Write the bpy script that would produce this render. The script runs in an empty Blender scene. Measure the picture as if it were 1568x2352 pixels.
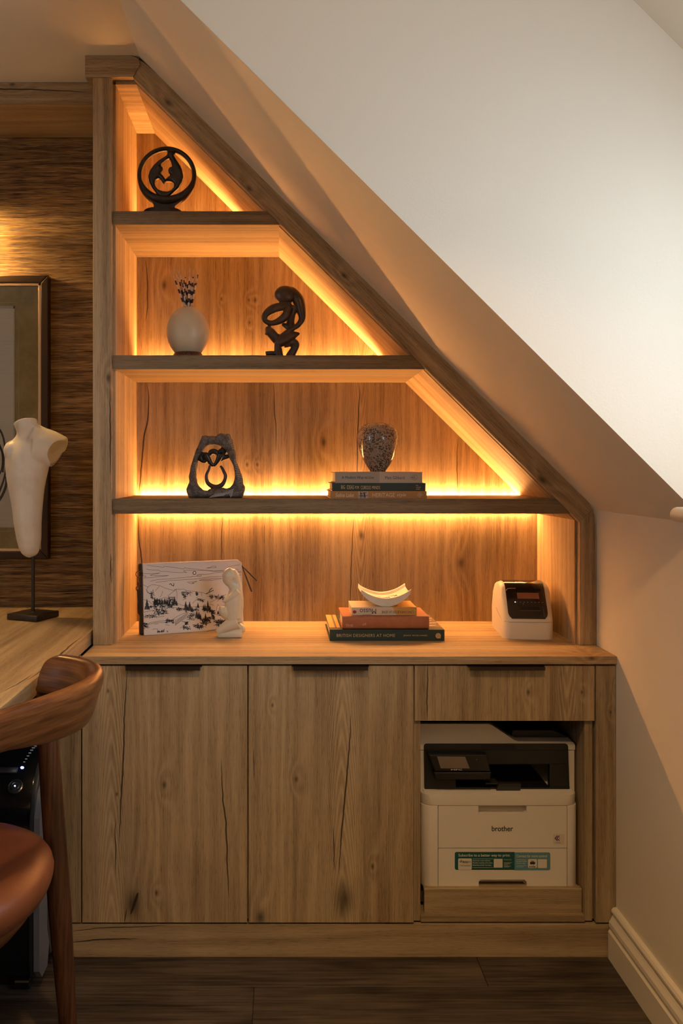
import bpy, bmesh, math, random
from mathutils import Vector, Matrix, Euler, noise as mnoise
import numpy as np

S = bpy.context.scene
COL = S.collection
R = math.radians
random.seed(7)

# ------------------------------------------------------------------ camera
F, CX, CY, HC = 1974.0, 645.0, 1078.0, 1.197      # focal length in pixels, vanishing point, eye height
cam = bpy.data.cameras.new('camera')
cam_o = bpy.data.objects.new('camera', cam); COL.objects.link(cam_o)
cam_o.location = (0, 0, HC); cam_o.rotation_euler = (R(90), 0, 0)
cam.sensor_fit = 'VERTICAL'; cam.sensor_height = 36.0; cam.lens = F*36.0/2352
cam.shift_x = (784-CX)/2352; cam.shift_y = -(1176-CY)/2352
cam.clip_start = 0.05
S.camera = cam_o
S.view_settings.view_transform = 'Standard'; S.view_settings.look = 'None'
S.view_settings.gamma = 1; S.view_settings.exposure = 0.04
S.view_settings.use_curve_mapping = False

def X(px, Y): return (px-CX)/F*Y
def Z(py, Y): return HC-(py-CY)/F*Y
def P(px, py, Y): return Vector((X(px, Y), Y, Z(py, Y)))

# ------------------------------------------------------------------ world and lights
LED_COL = (1.0, 0.45, 0.135); LED_POWER = 185.0
ROOM_COL = (1.0, 0.61, 0.27); ROOM_POWER = 8.5
SKY_COL = (0.79, 0.91, 1.10); SKY_POWER = 7.2
world = bpy.data.worlds.new('overcast_sky'); S.world = world; world.use_nodes = True
wn = world.node_tree.nodes; bg = wn['Background']
bg.inputs[0].default_value = (*SKY_COL, 1); bg.inputs[1].default_value = SKY_POWER

def area_light(name, loc, rot, sx, sy, col, power, portal=False, shape='RECTANGLE', spread=None):
    l = bpy.data.lights.new(name, 'AREA'); l.shape = shape; l.size = sx
    if shape == 'RECTANGLE': l.size_y = sy
    l.color = col; l.energy = power
    if spread: l.spread = spread
    if portal: l.cycles.is_portal = True
    o = bpy.data.objects.new(name, l); COL.objects.link(o); o.location = loc; o.rotation_euler = rot
    return o
# portal at the dormer window (only guides the sampling of the sky)
area_light('window_portal', (1.02, 0.90, 1.475), (0, R(90), 0), 0.66, 1.26, (1, 1, 1), 1, portal=True)

area_light('side_window_portal', (-2.42, .40, 1.35), (0, R(-90), 0), .9, .50, (1, 1, 1), 1, portal=True)
for i, (x, y) in enumerate(((.10, .75), (.10, -.35), (-1.0, .75), (-1.0, -.35))):      # warm ceiling downlights
    area_light('ceiling_downlight', (x, y, 2.268), (0, 0, 0), .09, .09, ROOM_COL, ROOM_POWER*(1.1 if x > 0 else .55), shape='DISK', spread=R(112))

# ------------------------------------------------------------------ node helper
class G:
    def __init__(s, name):
        s.m = bpy.data.materials.new(name); s.m.use_nodes = True
        s.t = s.m.node_tree; s.b = s.t.nodes['Principled BSDF']
    def n(s, typ, **kw):
        nd = s.t.nodes.new(typ)
        for k, v in kw.items(): setattr(nd, k, v)
        return nd
    def put(s, sock, v):
        if isinstance(v, bpy.types.NodeSocket): s.t.links.new(v, sock)
        elif v is not None:
            if isinstance(v, (tuple, list)) and len(v) == 3 and sock.type == 'RGBA': v = (*v, 1)
            sock.default_value = v
    def m_(s, op, a, b=None, c=None, clamp=False):
        nd = s.n('ShaderNodeMath', operation=op); nd.use_clamp = clamp
        s.put(nd.inputs[0], a)
        if b is not None: s.put(nd.inputs[1], b)
        if c is not None: s.put(nd.inputs[2], c)
        return nd.outputs[0]
    def add(s, a, b): return s.m_('ADD', a, b)
    def sub(s, a, b): return s.m_('SUBTRACT', a, b)
    def mul(s, a, b): return s.m_('MULTIPLY', a, b)
    def comb(s, x, y, z):
        nd = s.n('ShaderNodeCombineXYZ')
        for i, v in enumerate((x, y, z)): s.put(nd.inputs[i], v)
        return nd.outputs[0]
    def pos(s):
        g = s.n('ShaderNodeNewGeometry'); sp = s.n('ShaderNodeSeparateXYZ')
        s.t.links.new(g.outputs['Position'], sp.inputs[0]); return sp.outputs
    def obj(s):
        g = s.n('ShaderNodeTexCoord'); sp = s.n('ShaderNodeSeparateXYZ')
        s.t.links.new(g.outputs['Object'], sp.inputs[0]); return g.outputs['Object'], sp.outputs
    def noise(s, vec, scale=1, detail=2, rough=.5, dist=0, color=False):
        nd = s.n('ShaderNodeTexNoise'); s.put(nd.inputs['Vector'], vec)
        nd.inputs['Scale'].default_value = scale; nd.inputs['Detail'].default_value = detail
        nd.inputs['Roughness'].default_value = rough; nd.inputs['Distortion'].default_value = dist
        return nd.outputs['Color' if color else 'Fac']
    def voro(s, vec, scale=1, feature='F1', out='Distance', rand=1):
        nd = s.n('ShaderNodeTexVoronoi', feature=feature); s.put(nd.inputs['Vector'], vec)
        nd.inputs['Scale'].default_value = scale; nd.inputs['Randomness'].default_value = rand
        return nd.outputs[out]
    def ramp(s, fac, stops, interp='LINEAR'):
        nd = s.n('ShaderNodeValToRGB'); s.put(nd.inputs[0], fac); cr = nd.color_ramp; cr.interpolation = interp
        while len(cr.elements) < len(stops): cr.elements.new(.5)
        for e, (p, c) in zip(cr.elements, stops):
            e.position = p; e.color = (c, c, c, 1) if isinstance(c, (int, float)) else (*c, 1)
        return nd.outputs[0]
    def mix(s, fac, a, b, mode='MIX'):
        nd = s.n('ShaderNodeMix', data_type='RGBA', blend_type=mode)
        s.put(nd.inputs[0], fac); s.put(nd.inputs[6], a); s.put(nd.inputs[7], b)
        return nd.outputs[2]
    def bump(s, h, strength=.3, dist=.001):
        nd = s.n('ShaderNodeBump'); nd.inputs['Strength'].default_value = strength
        nd.inputs['Distance'].default_value = dist; s.put(nd.inputs['Height'], h)
        s.t.links.new(nd.outputs[0], s.b.inputs['Normal'])
    def fin(s, col=None, rough=None, metal=None, spec=None):
        if col is not None: s.put(s.b.inputs['Base Color'], col)
        if rough is not None: s.put(s.b.inputs['Roughness'], rough)
        if metal is not None: s.put(s.b.inputs['Metallic'], metal)
        if spec is not None: s.put(s.b.inputs['Specular IOR Level'], spec)
        return s.m

_plain = {}
def plain(name, col, rough=.5, metal=0, spec=.5, var=.08, vscale=40, bump=0, bscale=300, coat=0, sss=0):
    if name in _plain: return _plain[name]
    g = G(name); v, _ = g.obj()
    n = g.noise(v, vscale, 3)
    c = g.mix(n, tuple(x*(1-var) for x in col), tuple(min(1, x*(1+var)) for x in col))
    if bump: g.bump(g.noise(v, bscale, 2), bump, .001)
    g.fin(c, rough, metal, spec)
    if coat: g.b.inputs['Coat Weight'].default_value = coat; g.b.inputs['Coat Roughness'].default_value = .08
    if sss:
        g.b.inputs['Subsurface Weight'].default_value = sss; g.b.inputs['Subsurface Radius'].default_value = (1, .6, .35)
        g.b.inputs['Subsurface Scale'].default_value = .012
    _plain[name] = g.m
    return g.m

def emit(name, col, strength):
    g = G(name); g.put(g.b.inputs['Emission Color'], col); g.b.inputs['Emission Strength'].default_value = strength
    g.fin(col, .5); return g.m

# ---- oak laminate: u runs along the grain, v across it
def oak(name, grain='z', seed=0.0, cracks=(), knots=(), gain=1.0, arch=None, tint=(1, 1, 1)):
    g = G(name); p = g.pos(); x, y, z = p[0], p[1], p[2]
    if grain == 'z': u, v, vr = z, g.add(x, y), x
    elif grain == 'x': u, v, vr = x, g.add(z, y), z
    elif grain == 'y': u, v, vr = y, g.add(x, z), x
    else:
        u = g.mul(g.sub(x, z), .7071); vr = g.mul(g.add(x, z), .7071); v = g.add(vr, y)
    ur, us, vs = u, g.add(u, seed*3.17), g.add(v, seed*1.31)
    # knots push the rings aside
    kd = None; kp = None
    for (ku, kv, kr) in knots:
        du = g.mul(g.sub(ur, ku), .55); dv = g.sub(vr, kv)
        d2 = g.add(g.mul(du, du), g.mul(dv, dv))
        e = g.m_('EXPONENT', g.mul(d2, -1/(kr*kr)))
        e2 = g.m_('EXPONENT', g.mul(d2, -1/(kr*kr*14)))
        kd = e if kd is None else g.m_('MAXIMUM', kd, e)
        kp = e2 if kp is None else g.add(kp, e2)
    warp = g.noise(g.comb(g.mul(us, .7), g.mul(vs, 5), seed), 1, 3)
    big = g.noise(g.comb(g.mul(us, .25), g.mul(vs, 6), seed+4), 1, 2)
    phase = g.add(g.mul(vs, 190), g.mul(warp, 26)); phase = g.add(phase, g.mul(big, 30))
    if kp is not None: phase = g.add(phase, g.mul(kp, 9))
    if arch:                                        # cathedral figure along a centre line
        av = g.m_('ABSOLUTE', g.sub(g.add(vr, g.mul(warp, .03)), arch[0]))
        ph = g.add(g.mul(g.m_('POWER', g.add(av, .001), 1.7), 9000), g.mul(ur, 95*arch[2]))
        w = g.m_('SUBTRACT', 1, g.m_('DIVIDE', av, arch[1]), clamp=True)
        w = g.m_('MULTIPLY', w, 3, clamp=True)
        mixp = g.n('ShaderNodeMix', data_type='FLOAT'); g.put(mixp.inputs[0], w); g.put(mixp.inputs[2], phase); g.put(mixp.inputs[3], ph)
        phase = mixp.outputs[0]; 
    rings = g.add(g.mul(g.m_('SINE', phase), .5), .5)
    rings = g.m_('POWER', rings, 1.6)
    streak = g.noise(g.comb(g.mul(us, 7), g.mul(vs, 330), seed), 1, 4, .7)
    pores = g.noise(g.comb(g.mul(us, 34), g.mul(vs, 760), seed+2), 1, 2, .6)
    broad = g.noise(g.comb(g.mul(us, .7), g.mul(vs, 12), seed+9), 1, 4, .6)
    f = g.add(g.mul(streak, .45), g.mul(broad, .68)); f = g.add(f, g.mul(rings, g.add(.09, g.mul(w, .07)) if arch else .09))
    f = g.sub(f, .135)
    pr = g.m_('MULTIPLY', g.sub(pores, .54), 6, clamp=True)
    f = g.sub(f, g.mul(pr, .17))
    c = g.ramp(f, [(.16, (.12, .076, .038)), (.34, (.29, .197, .103)), (.50, (.44, .318, .176)), (.74, (.60, .46, .27))])
    mask = g.mul(kd, .8) if kd is not None else None
    if mask is None: mask = g.mul(pr, 0.0)
    for (pts, w0) in cracks:
        pts = sorted(pts); us_ = [a for a, b in pts]; vs_ = [b for a, b in pts]
        u0, u1 = us_[0], us_[-1]; v0, v1 = min(vs_)-.002, max(vs_)+.002
        t = g.m_('DIVIDE', g.sub(ur, u0), u1-u0, clamp=True)
        fc = g.n('ShaderNodeFloatCurve'); g.put(fc.inputs['Value'], t); cv = fc.mapping.curves[0]
        for i, (a, b) in enumerate(pts):
            q = ((a-u0)/(u1-u0), (b-v0)/(v1-v0))
            if i == 0: cv.points[0].location = q
            elif i == len(pts)-1: cv.points[len(cv.points)-1].location = q
            else: cv.points.new(*q)
        fc.mapping.update()
        cc = g.add(g.mul(fc.outputs[0], v1-v0), v0)
        jit = g.mul(g.sub(g.noise(g.comb(g.mul(ur, 28), seed, 3.0), 1, 3), .5), .006)
        d = g.m_('ABSOLUTE', g.sub(g.sub(vr, cc), jit))
        w = g.add(g.mul(g.m_('POWER', g.m_('SINE', g.mul(t, 3.14159)), .6), w0), .00005)
        mk = g.m_('SUBTRACT', 1.25, g.m_('DIVIDE', d, w), clamp=True)
        ins = g.mul(g.m_('GREATER_THAN', t, .0005), g.m_('LESS_THAN', t, .9995))
        mask = g.m_('MAXIMUM', mask, g.mul(mk, ins))
    c = g.mix(mask, c, (.035, .02, .011))
    if gain != 1 or tint != (1, 1, 1): c = g.mix(1.0, c, tuple(gain*k for k in tint), 'MULTIPLY')
    h = g.sub(g.add(g.mul(streak, .5), g.mul(rings, .25)), g.add(g.mul(pr, .5), g.mul(mask, 1.5)))
    g.bump(h, .4, .001)
    return g.fin(c, g.add(.42, g.mul(streak, .2)), 0, .4)

# ------------------------------------------------------------------ mesh helpers
def NB(): return bmesh.new()
def box(bm, x0, x1, y0, y1, z0, z1, bev=0.0, seg=2, M=None):
    if x0 > x1: x0, x1 = x1, x0
    if y0 > y1: y0, y1 = y1, y0
    if z0 > z1: z0, z1 = z1, z0
    r = bmesh.ops.create_cube(bm, size=1)
    vs = r['verts']
    for v in vs:
        v.co = Vector(((x0+x1)/2+v.co.x*(x1-x0), (y0+y1)/2+v.co.y*(y1-y0), (z0+z1)/2+v.co.z*(z1-z0)))
    if bev > 0:
        es = list({e for v in vs for e in v.link_edges})
        r = bmesh.ops.bevel(bm, geom=es, offset=bev, segments=seg, profile=.5, affect='EDGES', clamp_overlap=True)
        vs = list({v for f in r['faces'] for v in f.verts} | {v for v in vs if v.is_valid})
    if M is not None:
        for v in vs: v.co = M @ v.co
    return vs
def prism(bm, pts, a0, a1, axis='y', bev=0.0, seg=2, M=None):
    """polygon in the plane across `axis`, extruded from a0 to a1"""
    def mk(p, a):
        if axis == 'y': return Vector((p[0], a, p[1]))
        if axis == 'x': return Vector((a, p[0], p[1]))
        return Vector((p[0], p[1], a))
    A = [bm.verts.new(mk(p, a0)) for p in pts]; B = [bm.verts.new(mk(p, a1)) for p in pts]
    n = len(pts); fs = [bm.faces.new(A), bm.faces.new(B[::-1])]
    for i in range(n): fs.append(bm.faces.new((A[i], B[i], B[(i+1) % n], A[(i+1) % n])))
    vs = A+B
    if bev > 0:
        es = list({e for f in fs[:2] for e in f.edges})
        r = bmesh.ops.bevel(bm, geom=es, offset=bev, segments=seg, profile=.5, affect='EDGES', clamp_overlap=True)
        vs = list({v for f in r['faces'] for v in f.verts} | {v for v in vs if v.is_valid})
    if M is not None:
        for v in vs: v.co = M @ v.co
    return vs
def smoothpath(pts, n=8, closed=False):
    pts = [Vector(p) for p in pts]; out = []; m = len(pts)
    rng = range(m if closed else m-1)
    for i in rng:
        g_ = lambda k: pts[k % m] if closed else pts[max(0, min(m-1, k))]
        p0, p1, p2, p3 = g_(i-1), g_(i), g_(i+1), g_(i+2)
        for j in range(n):
            t = j/n
            out.append(.5*((2*p1)+(-p0+p2)*t+(2*p0-5*p1+4*p2-p3)*t*t+(-p0+3*p1-3*p2+p3)*t**3))
    if not closed: out.append(pts[-1])
    return out
def tube(bm, pts, rad, seg=12, flat=1.0, closed=False, up=None, caps=True):
    """rad: number or list of radii; flat: scale of the section along the second axis"""
    pts = [Vector(p) for p in pts]; n = len(pts)
    if not hasattr(rad, '__len__'): rad = [rad]*n
    elif len(rad) != n:
        rr = rad; rad = [float(np.interp(i/(n-1), np.linspace(0, 1, len(rr)), rr)) for i in range(n)]
    ups = Vector(up) if up else None; prev = None; rings = []
    for i in range(n):
        a = pts[(i-1) % n] if closed or i > 0 else pts[i]; b = pts[(i+1) % n] if closed or i < n-1 else pts[i]
        t = (b-a).normalized()
        if ups is not None: s1 = t.cross(ups)
        elif prev is None: s1 = t.orthogonal()
        else: s1 = prev-t*prev.dot(t)
        if s1.length < 1e-6: s1 = t.orthogonal()
        s1.normalize(); prev = s1; s2 = t.cross(s1)
        rings.append([bm.verts.new(pts[i]+rad[i]*(math.cos(2*math.pi*k/seg)*s1+flat*math.sin(2*math.pi*k/seg)*s2)) for k in range(seg)])
    rg = range(n if closed else n-1)
    for i in rg:
        A, B = rings[i], rings[(i+1) % n]
        for k in range(seg): bm.faces.new((A[k], A[(k+1) % seg], B[(k+1) % seg], B[k]))
    if caps and not closed: bm.faces.new(rings[0][::-1]); bm.faces.new(rings[-1])
def lathe(bm, prof, c, seg=48, caps=True):
    rings = []
    for (r, z) in prof:
        rings.append([bm.verts.new((c[0]+r*math.cos(2*math.pi*k/seg), c[1]+r*math.sin(2*math.pi*k/seg), z)) for k in range(seg)])
    for A, B in zip(rings, rings[1:]):
        for k in range(seg): bm.faces.new((A[k], A[(k+1) % seg], B[(k+1) % seg], B[k]))
    if caps: bm.faces.new(rings[0][::-1]); bm.faces.new(rings[-1])
def ball(bm, c, r, seg=20, rot=None):
    if not hasattr(r, '__len__'): r = (r, r, r)
    M = Matrix.Translation(c)@(rot.to_matrix().to_4x4() if rot else Matrix())@Matrix.Diagonal((*r, 1))
    bmesh.ops.create_uvsphere(bm, u_segments=seg, v_segments=seg//2+2, radius=1, matrix=M)
def loft(bm, rings, caps=True, closed_ring=True):
    RR = [[bm.verts.new(p) for p in r] for r in rings]
    for A, B in zip(RR, RR[1:]):
        n = len(A)
        for k in range(n): bm.faces.new((A[k], A[(k+1) % n], B[(k+1) % n], B[k]))
    if caps: bm.faces.new(RR[0][::-1]); bm.faces.new(RR[-1])

def setprops(o, label=None, cat=None, group=None, kind=None):
    if label: o['label'] = label
    if cat: o['category'] = cat
    if group: o['group'] = group
    if kind: o['kind'] = kind
    return o
ORG = {}
def thing(name, label, cat, loc, group=None):
    o = bpy.data.objects.new(name, None); COL.objects.link(o); o.empty_display_size = .05
    o.location = loc; ORG[o.name] = Vector(loc)
    return setprops(o, label, cat, group)
def link(name, bm, mat, parent=None, smooth=False, label=None, cat=None, group=None, kind=None, base=None, angle=None):
    if isinstance(bm, bmesh.types.BMesh):
        bmesh.ops.recalc_face_normals(bm, faces=bm.faces[:])
        me = bpy.data.meshes.new(name); bm.to_mesh(me); bm.free()
    else: me = bm
    if parent is not None: org = ORG[parent.name]
    elif base is not None: org = Vector(base)
    else:
        co = np.empty(len(me.vertices)*3); me.vertices.foreach_get('co', co); co = co.reshape(-1, 3)
        a, b = co.min(0), co.max(0); org = Vector(((a[0]+b[0])/2, (a[1]+b[1])/2, a[2]))
    me.transform(Matrix.Translation(-org))
    for m in (mat if isinstance(mat, (list, tuple)) else [mat]): me.materials.append(m)
    if smooth:
        me.shade_smooth()
        if angle: 
            try: me.set_sharp_from_angle(angle=R(angle))
            except Exception: pass
    o = bpy.data.objects.new(name, me); COL.objects.link(o)
    if parent is not None: o.parent = parent
    else: o.location = org
    ORG[o.name] = org
    return setprops(o, label, cat, group, kind)
def islands(name, bm, mat, parent=None, **k):
    """link every connected piece as a part of its own"""
    left = set(bm.verts)
    while left:
        st0 = left.pop(); comp = {st0}; q = [st0]
        while q:
            v = q.pop()
            for e in v.link_edges:
                w = e.other_vert(v)
                if w not in comp: comp.add(w); q.append(w)
        left -= comp
        nb = bmesh.new(); mp = {v: nb.verts.new(v.co) for v in comp}
        for f in {f for v in comp for f in v.link_faces}:
            try: nb.faces.new([mp[v] for v in f.verts])
            except ValueError: pass
        link(name, nb, mat, parent, **k)
    bm.free()
def remesh(bm, voxel, smooth=6, fac=.5, disp=None):
    """join overlapping solids into one continuous skin; returns a mesh"""
    bmesh.ops.recalc_face_normals(bm, faces=bm.faces[:])
    me = bpy.data.meshes.new('tmp'); bm.to_mesh(me); bm.free()
    o = bpy.data.objects.new('tmp', me); COL.objects.link(o)
    m = o.modifiers.new('r', 'REMESH'); m.mode = 'VOXEL'; m.voxel_size = voxel
    if smooth: s = o.modifiers.new('s', 'SMOOTH'); s.iterations = smooth; s.factor = fac
    dg = bpy.context.evaluated_depsgraph_get(); dg.update()
    me2 = bpy.data.meshes.new_from_object(o.evaluated_get(dg))
    bpy.data.objects.remove(o)
    if disp:
        for v in me2.vertices: v.co = disp(v.co)
    return me2
def polyfill(bm, loops, y0, y1):
    """outline with holes (lists of (x,z)) extruded from y0 to y1"""
    es = []
    for L in loops:
        vs = [bm.verts.new((p[0], y0, p[1])) for p in L]
        for i in range(len(vs)): es.append(bm.edges.new((vs[i], vs[(i+1) % len(vs)])))
    r = bmesh.ops.triangle_fill(bm, edges=es, use_beauty=True)
    fs = [f for f in r['geom'] if isinstance(f, bmesh.types.BMFace)]
    r = bmesh.ops.extrude_face_region(bm, geom=fs)
    for v in r['geom']:
        if isinstance(v, bmesh.types.BMVert): v.co.y = y1
def segdist(px, pz, loops):
    d = np.full(len(px), 1e9)
    for L in loops:
        A = np.array(L); B = np.roll(A, -1, 0)
        for (a, b) in zip(A, B):
            ab = b-a; l2 = max(1e-12, ab@ab)
            t = np.clip(((px-a[0])*ab[0]+(pz-a[1])*ab[1])/l2, 0, 1)
            d = np.minimum(d, np.hypot(px-a[0]-t*ab[0], pz-a[1]-t*ab[1]))
    return d
def carve(loops, yc, T, Rr, voxel, smooth=5, rough=0.0, bend=None):
    """carved solid: outline with holes, rounded in section (half depth T, edge radius Rr)"""
    bm = NB(); polyfill(bm, loops, -T, T)
    me = remesh(bm, voxel, smooth, .5)
    n = len(me.vertices); co = np.empty(n*3); me.vertices.foreach_get('co', co); co = co.reshape(-1, 3)
    d = segdist(co[:, 0], co[:, 2], loops)
    k = np.clip(d/Rr, 0, 1); prof = .32+.68*np.sqrt(1-(1-k)**2)
    co[:, 1] *= prof
    if rough:
        for i in range(n):
            q = Vector(co[i]); w = mnoise.noise(q*90)*rough+mnoise.noise(q*260)*rough*.4
            co[i] += np.array((0, 1, 0))*w*np.sign(co[i][1]+1e-9)+np.array((w, 0, w))*.5
    if bend: 
        for i in range(n): co[i, 1] += bend(co[i, 0], co[i, 2])
    co[:, 1] += yc
    me.vertices.foreach_set('co', co.ravel()); me.update()
    return me
def cs2(pts, n=5):
    return [(p.x, p.y) for p in smoothpath([(a, b, 0) for a, b in pts], n, True)]

_font_cache = {}
def text(s, mat, parent, x0, x1, z0, z1, y, name='lettering', shear=0.0, spacing=1.0, flip=False, M=None, wt=0.0, depth=.0002, label=None, ret=False):
    """lettering fitted in the box x0..x1, z0..z1 on the plane y, facing the camera side (-Y)"""
    c = bpy.data.curves.new('t', 'FONT'); c.body = s; c.shear = shear; c.space_character = spacing
    c.offset = wt; c.resolution_u = 3; c.extrude = 0
    o = bpy.data.objects.new('t', c); COL.objects.link(o)
    dg = bpy.context.evaluated_depsgraph_get(); dg.update()
    me = bpy.data.meshes.new_from_object(o.evaluated_get(dg)); bpy.data.objects.remove(o)
    n = len(me.vertices); co = np.empty(n*3); me.vertices.foreach_get('co', co); co = co.reshape(-1, 3)
    a, b = co.min(0), co.max(0); u = (co[:, 0]-a[0])/(b[0]-a[0]); w = (co[:, 1]-a[1])/(b[1]-a[1])
    if flip: u, w = 1-u, 1-w
    out = np.stack([x0+u*(x1-x0), np.full(n, y-depth), z0+w*(z1-z0)], 1)
    if M is not None: out = np.array([tuple(M@Vector(q)) for q in out])
    me.vertices.foreach_set('co', out.ravel()); me.update()
    return link(name, me, mat, parent, label=label)

# ------------------------------------------------------------------ materials of the room
def paint(name, col, rough=.85):
    g = G(name); p = g.pos(); v = g.comb(p[0], p[1], p[2])
    n = g.noise(v, 3, 3); c = g.mix(n, tuple(k*.97 for k in col), tuple(min(1, k*1.02) for k in col))
    g.bump(g.add(g.noise(v, 260, 3, .6), g.mul(g.noise(v, 12, 2), .5)), .22, .0012)
    return g.fin(c, rough, 0, .3)
M_PAINT = paint('warm_white_paint', (.78, .705, .56))
M_TRIM = plain('trim_gloss_paint', (.76, .68, .54), .42, var=.03)
def grasscloth():
    g = G('grasscloth'); p = g.pos(); x, z = p[0], p[2]
    wob = g.mul(g.noise(g.comb(g.mul(x, 5), 0, g.mul(z, 9)), 1, 2), .012)
    zz = g.add(z, wob)
    a = g.noise(g.comb(g.mul(x, 12), 2.0, g.mul(zz, 900)), 1, 3, .6)
    b = g.noise(g.comb(g.mul(x, 18), 8.0, g.mul(zz, 1400)), 1, 2, .6)
    cc = g.noise(g.comb(g.mul(x, 2.4), 5.0, g.mul(zz, 90)), 1, 4, .7)
    warp = g.noise(g.comb(g.mul(x, 900), 3.0, g.mul(z, 900)), 1, 1)
    dk = g.m_('MULTIPLY', g.sub(g.noise(g.comb(g.mul(x, 13), 12.0, g.mul(zz, 600)), 1, 2, .5), .57), 9, clamp=True)
    lt = g.m_('MULTIPLY', g.sub(g.noise(g.comb(g.mul(x, 9), 22.0, g.mul(zz, 1000)), 1, 2, .5), .62), 9, clamp=True)
    f = g.add(g.add(g.mul(a, .55), g.mul(b, .45)), g.mul(g.sub(cc, .5), .6))
    f = g.add(f, g.mul(g.sub(warp, .5), .12))
    f = g.add(g.sub(f, g.mul(dk, .28)), g.mul(lt, .24))
    c = g.ramp(f, [(.30, (.016, .007, .003)), (.42, (.105, .053, .020)), (.54, (.30, .175, .066)), (.68, (.60, .40, .17)), (.82, (.80, .60, .30))])
    g.bump(f, .8, .003)
    return g.fin(c, .55, 0, .45)
M_GRASS = grasscloth()
def floorwood(seed):
    g = G('dark_floor_plank'); p = g.pos(); u, v = g.add(p[0], seed*2.3), g.add(p[1], seed)
    st = g.noise(g.comb(g.mul(u, 5), g.mul(v, 130), seed), 1, 4, .6)
    bl = g.noise(g.comb(g.mul(u, 3), g.mul(v, 14), seed+3), 1, 3, .6)
    f = g.add(g.mul(st, .55), g.mul(bl, .6))
    c = g.ramp(f, [(.38, (.008, .006, .0045)), (.52, (.042, .030, .021)), (.72, (.105, .078, .054))])
    g.bump(st, .4, .001)
    return g.fin(c, g.add(.42, g.mul(bl, .2)), 0, .35)

# ------------------------------------------------------------------ planes of the joinery
YC, YF, YS, YB, YW = 2.10, 2.235, 2.243, 2.587, 2.644
sF = F/YF
XW = .821                                  # right wall
ZCEIL = 2.272
XL, XR = -.489, .821                       # bookcase outer sides
XIL, XIR = -.4338, .7706                   # inner faces of the sides
ZT = .7397                                 # worktop
def zslope_in(x): return 2.2175-.997*(x+.3843)      # inner (under) face of the sloping rail
def zsoff(x): return zslope_in(x)+66/sF             # sloping ceiling
XS0 = -.369+.0
YE = 1.648                                 # the lower sloping ceiling ends here: dormer cheek

# ------------------------------------------------------------------ structure
X0, X2, Y0 = -2.3, 1.12, -1.9
def st(name, bm, m, parent=None, label=None): return link(name, bm, m, parent, kind=None if parent else 'structure', label=label)
bm = NB(); box(bm, X0-.1, XW+.02, Y0-.1, YW+.1, -.12, -.008)
floor = st('floor', bm, plain('subfloor', (.03, .025, .02), .9))
rows = [2.60-.0, 2.39, 2.19, 1.990, 1.79, 1.59, 1.39, 1.19, .99, .79, .59, .39, .19, -.01, -.21, -.41, -.61, -.81, -1.01, -1.21, -1.41, -1.61, -1.81, -1.9]
fm = [floorwood(s) for s in (1.1, 4.7, 9.3, 13.9)]
joints = {3: [-1.3, -.062, 1.3]}
for i in range(len(rows)-1):
    y1, y0 = rows[i], rows[i+1]
    js = joints.get(i) or [X0+((i*.53) % 1.2)+k*1.22 for k in range(-1, 4)]
    if i == 2: js = [-1.9, -.75, .48]
    ed = [X0]+[j for j in js if X0+.1 < j < XW-.1]+[XW]
    for k in range(len(ed)-1):
        bm = NB(); box(bm, ed[k]+.0006, ed[k+1]-.0006, y0+.0006, y1-.0006, -.008, 0, .0009, 1)
        link('plank', bm, fm[(i*3+k*2) % 4], floor)
# flat ceiling and the low sloping ceiling over the bookcase
bm = NB(); prism(bm, [(X0, ZCEIL), (XS0, ZCEIL), (XS0+.01, ZCEIL+.1), (X0, ZCEIL+.1)], YE, YW+.1)
ceil = st('ceiling', bm, M_PAINT)
bm = NB(); prism(bm, [(XS0, ZCEIL), (XW+.02, zsoff(XW+.02)), (XW+.02, zsoff(XW+.02)+.10), (XS0+.01, ZCEIL+.10)], YE+.0005, YW+.1)
st('ceiling_slope', bm, M_PAINT)
# dormer part: higher ceiling towards the camera
XD, ZD = .50, 2.272
bm = NB(); prism(bm, [(X0, ZD), (XD, ZD), (XD+.02, ZD+.1), (X0, ZD+.1)], Y0, YE)
st('ceiling', bm, M_PAINT)
bm = NB(); prism(bm, [(XD, ZD), (1.0, ZD-.50), (1.0, ZD-.38), (XD+.02, ZD+.1)], Y0, YE)
st('ceiling_dormer', bm, M_PAINT)
# dormer cheek: wall above the low slope, facing the camera
bm = NB(); prism(bm, [(XS0, ZCEIL+.001), (XD+.05, ZD+.08), (1.10, ZD-.5), (1.10, zsoff(1.10)), (XW+.3, zsoff(XW+.3)+.0)], YE, YE+.10)
prismless = st('wall_dormer', bm, M_PAINT)
# right knee wall
bm = NB(); box(bm, XW, XW+.12, Y0, YW+.1, 0, 1.0907)
st('wall_right', bm, M_PAINT)
# back wall (grasscloth) and rest of the room
bm = NB(); box(bm, X0, XW+.1, YW, YW+.1, 0, ZCEIL+.05); st('wall_back', bm, M_GRASS)
bm = NB(); box(bm, X0-.1, X0, Y0, .15, 0, ZD+.1); box(bm, X0-.1, X0, .65, YW+.1, 0, ZD+.1)
box(bm, X0-.1, X0, .15, .65, 0, .90); box(bm, X0-.1, X0, .15, .65, 1.8, ZD+.1); st('wall_left', bm, M_PAINT)
bm = NB(); box(bm, X0, X2, Y0-.1, Y0, 0, ZD+.1); st('wall_front', bm, M_PAINT)
# window wall of the dormer (above the knee wall)
WY0, WY1, WZ0, WZ1 = .27, 1.53, 1.135, 1.80
bm = NB()
box(bm, .945, 1.06, Y0, WY0, 1.0, 1.9); box(bm, .945, 1.06, WY1, YE+.02, 1.0, 1.9)
box(bm, .945, 1.06, WY0, WY1, WZ1, 1.9); box(bm, .945, 1.06, WY0, WY1, 1.0, WZ0)
box(bm, XW+.0006, .945, Y0, YE, 1.0912, 1.0965)
st('wall_window', bm, M_PAINT)
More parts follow.
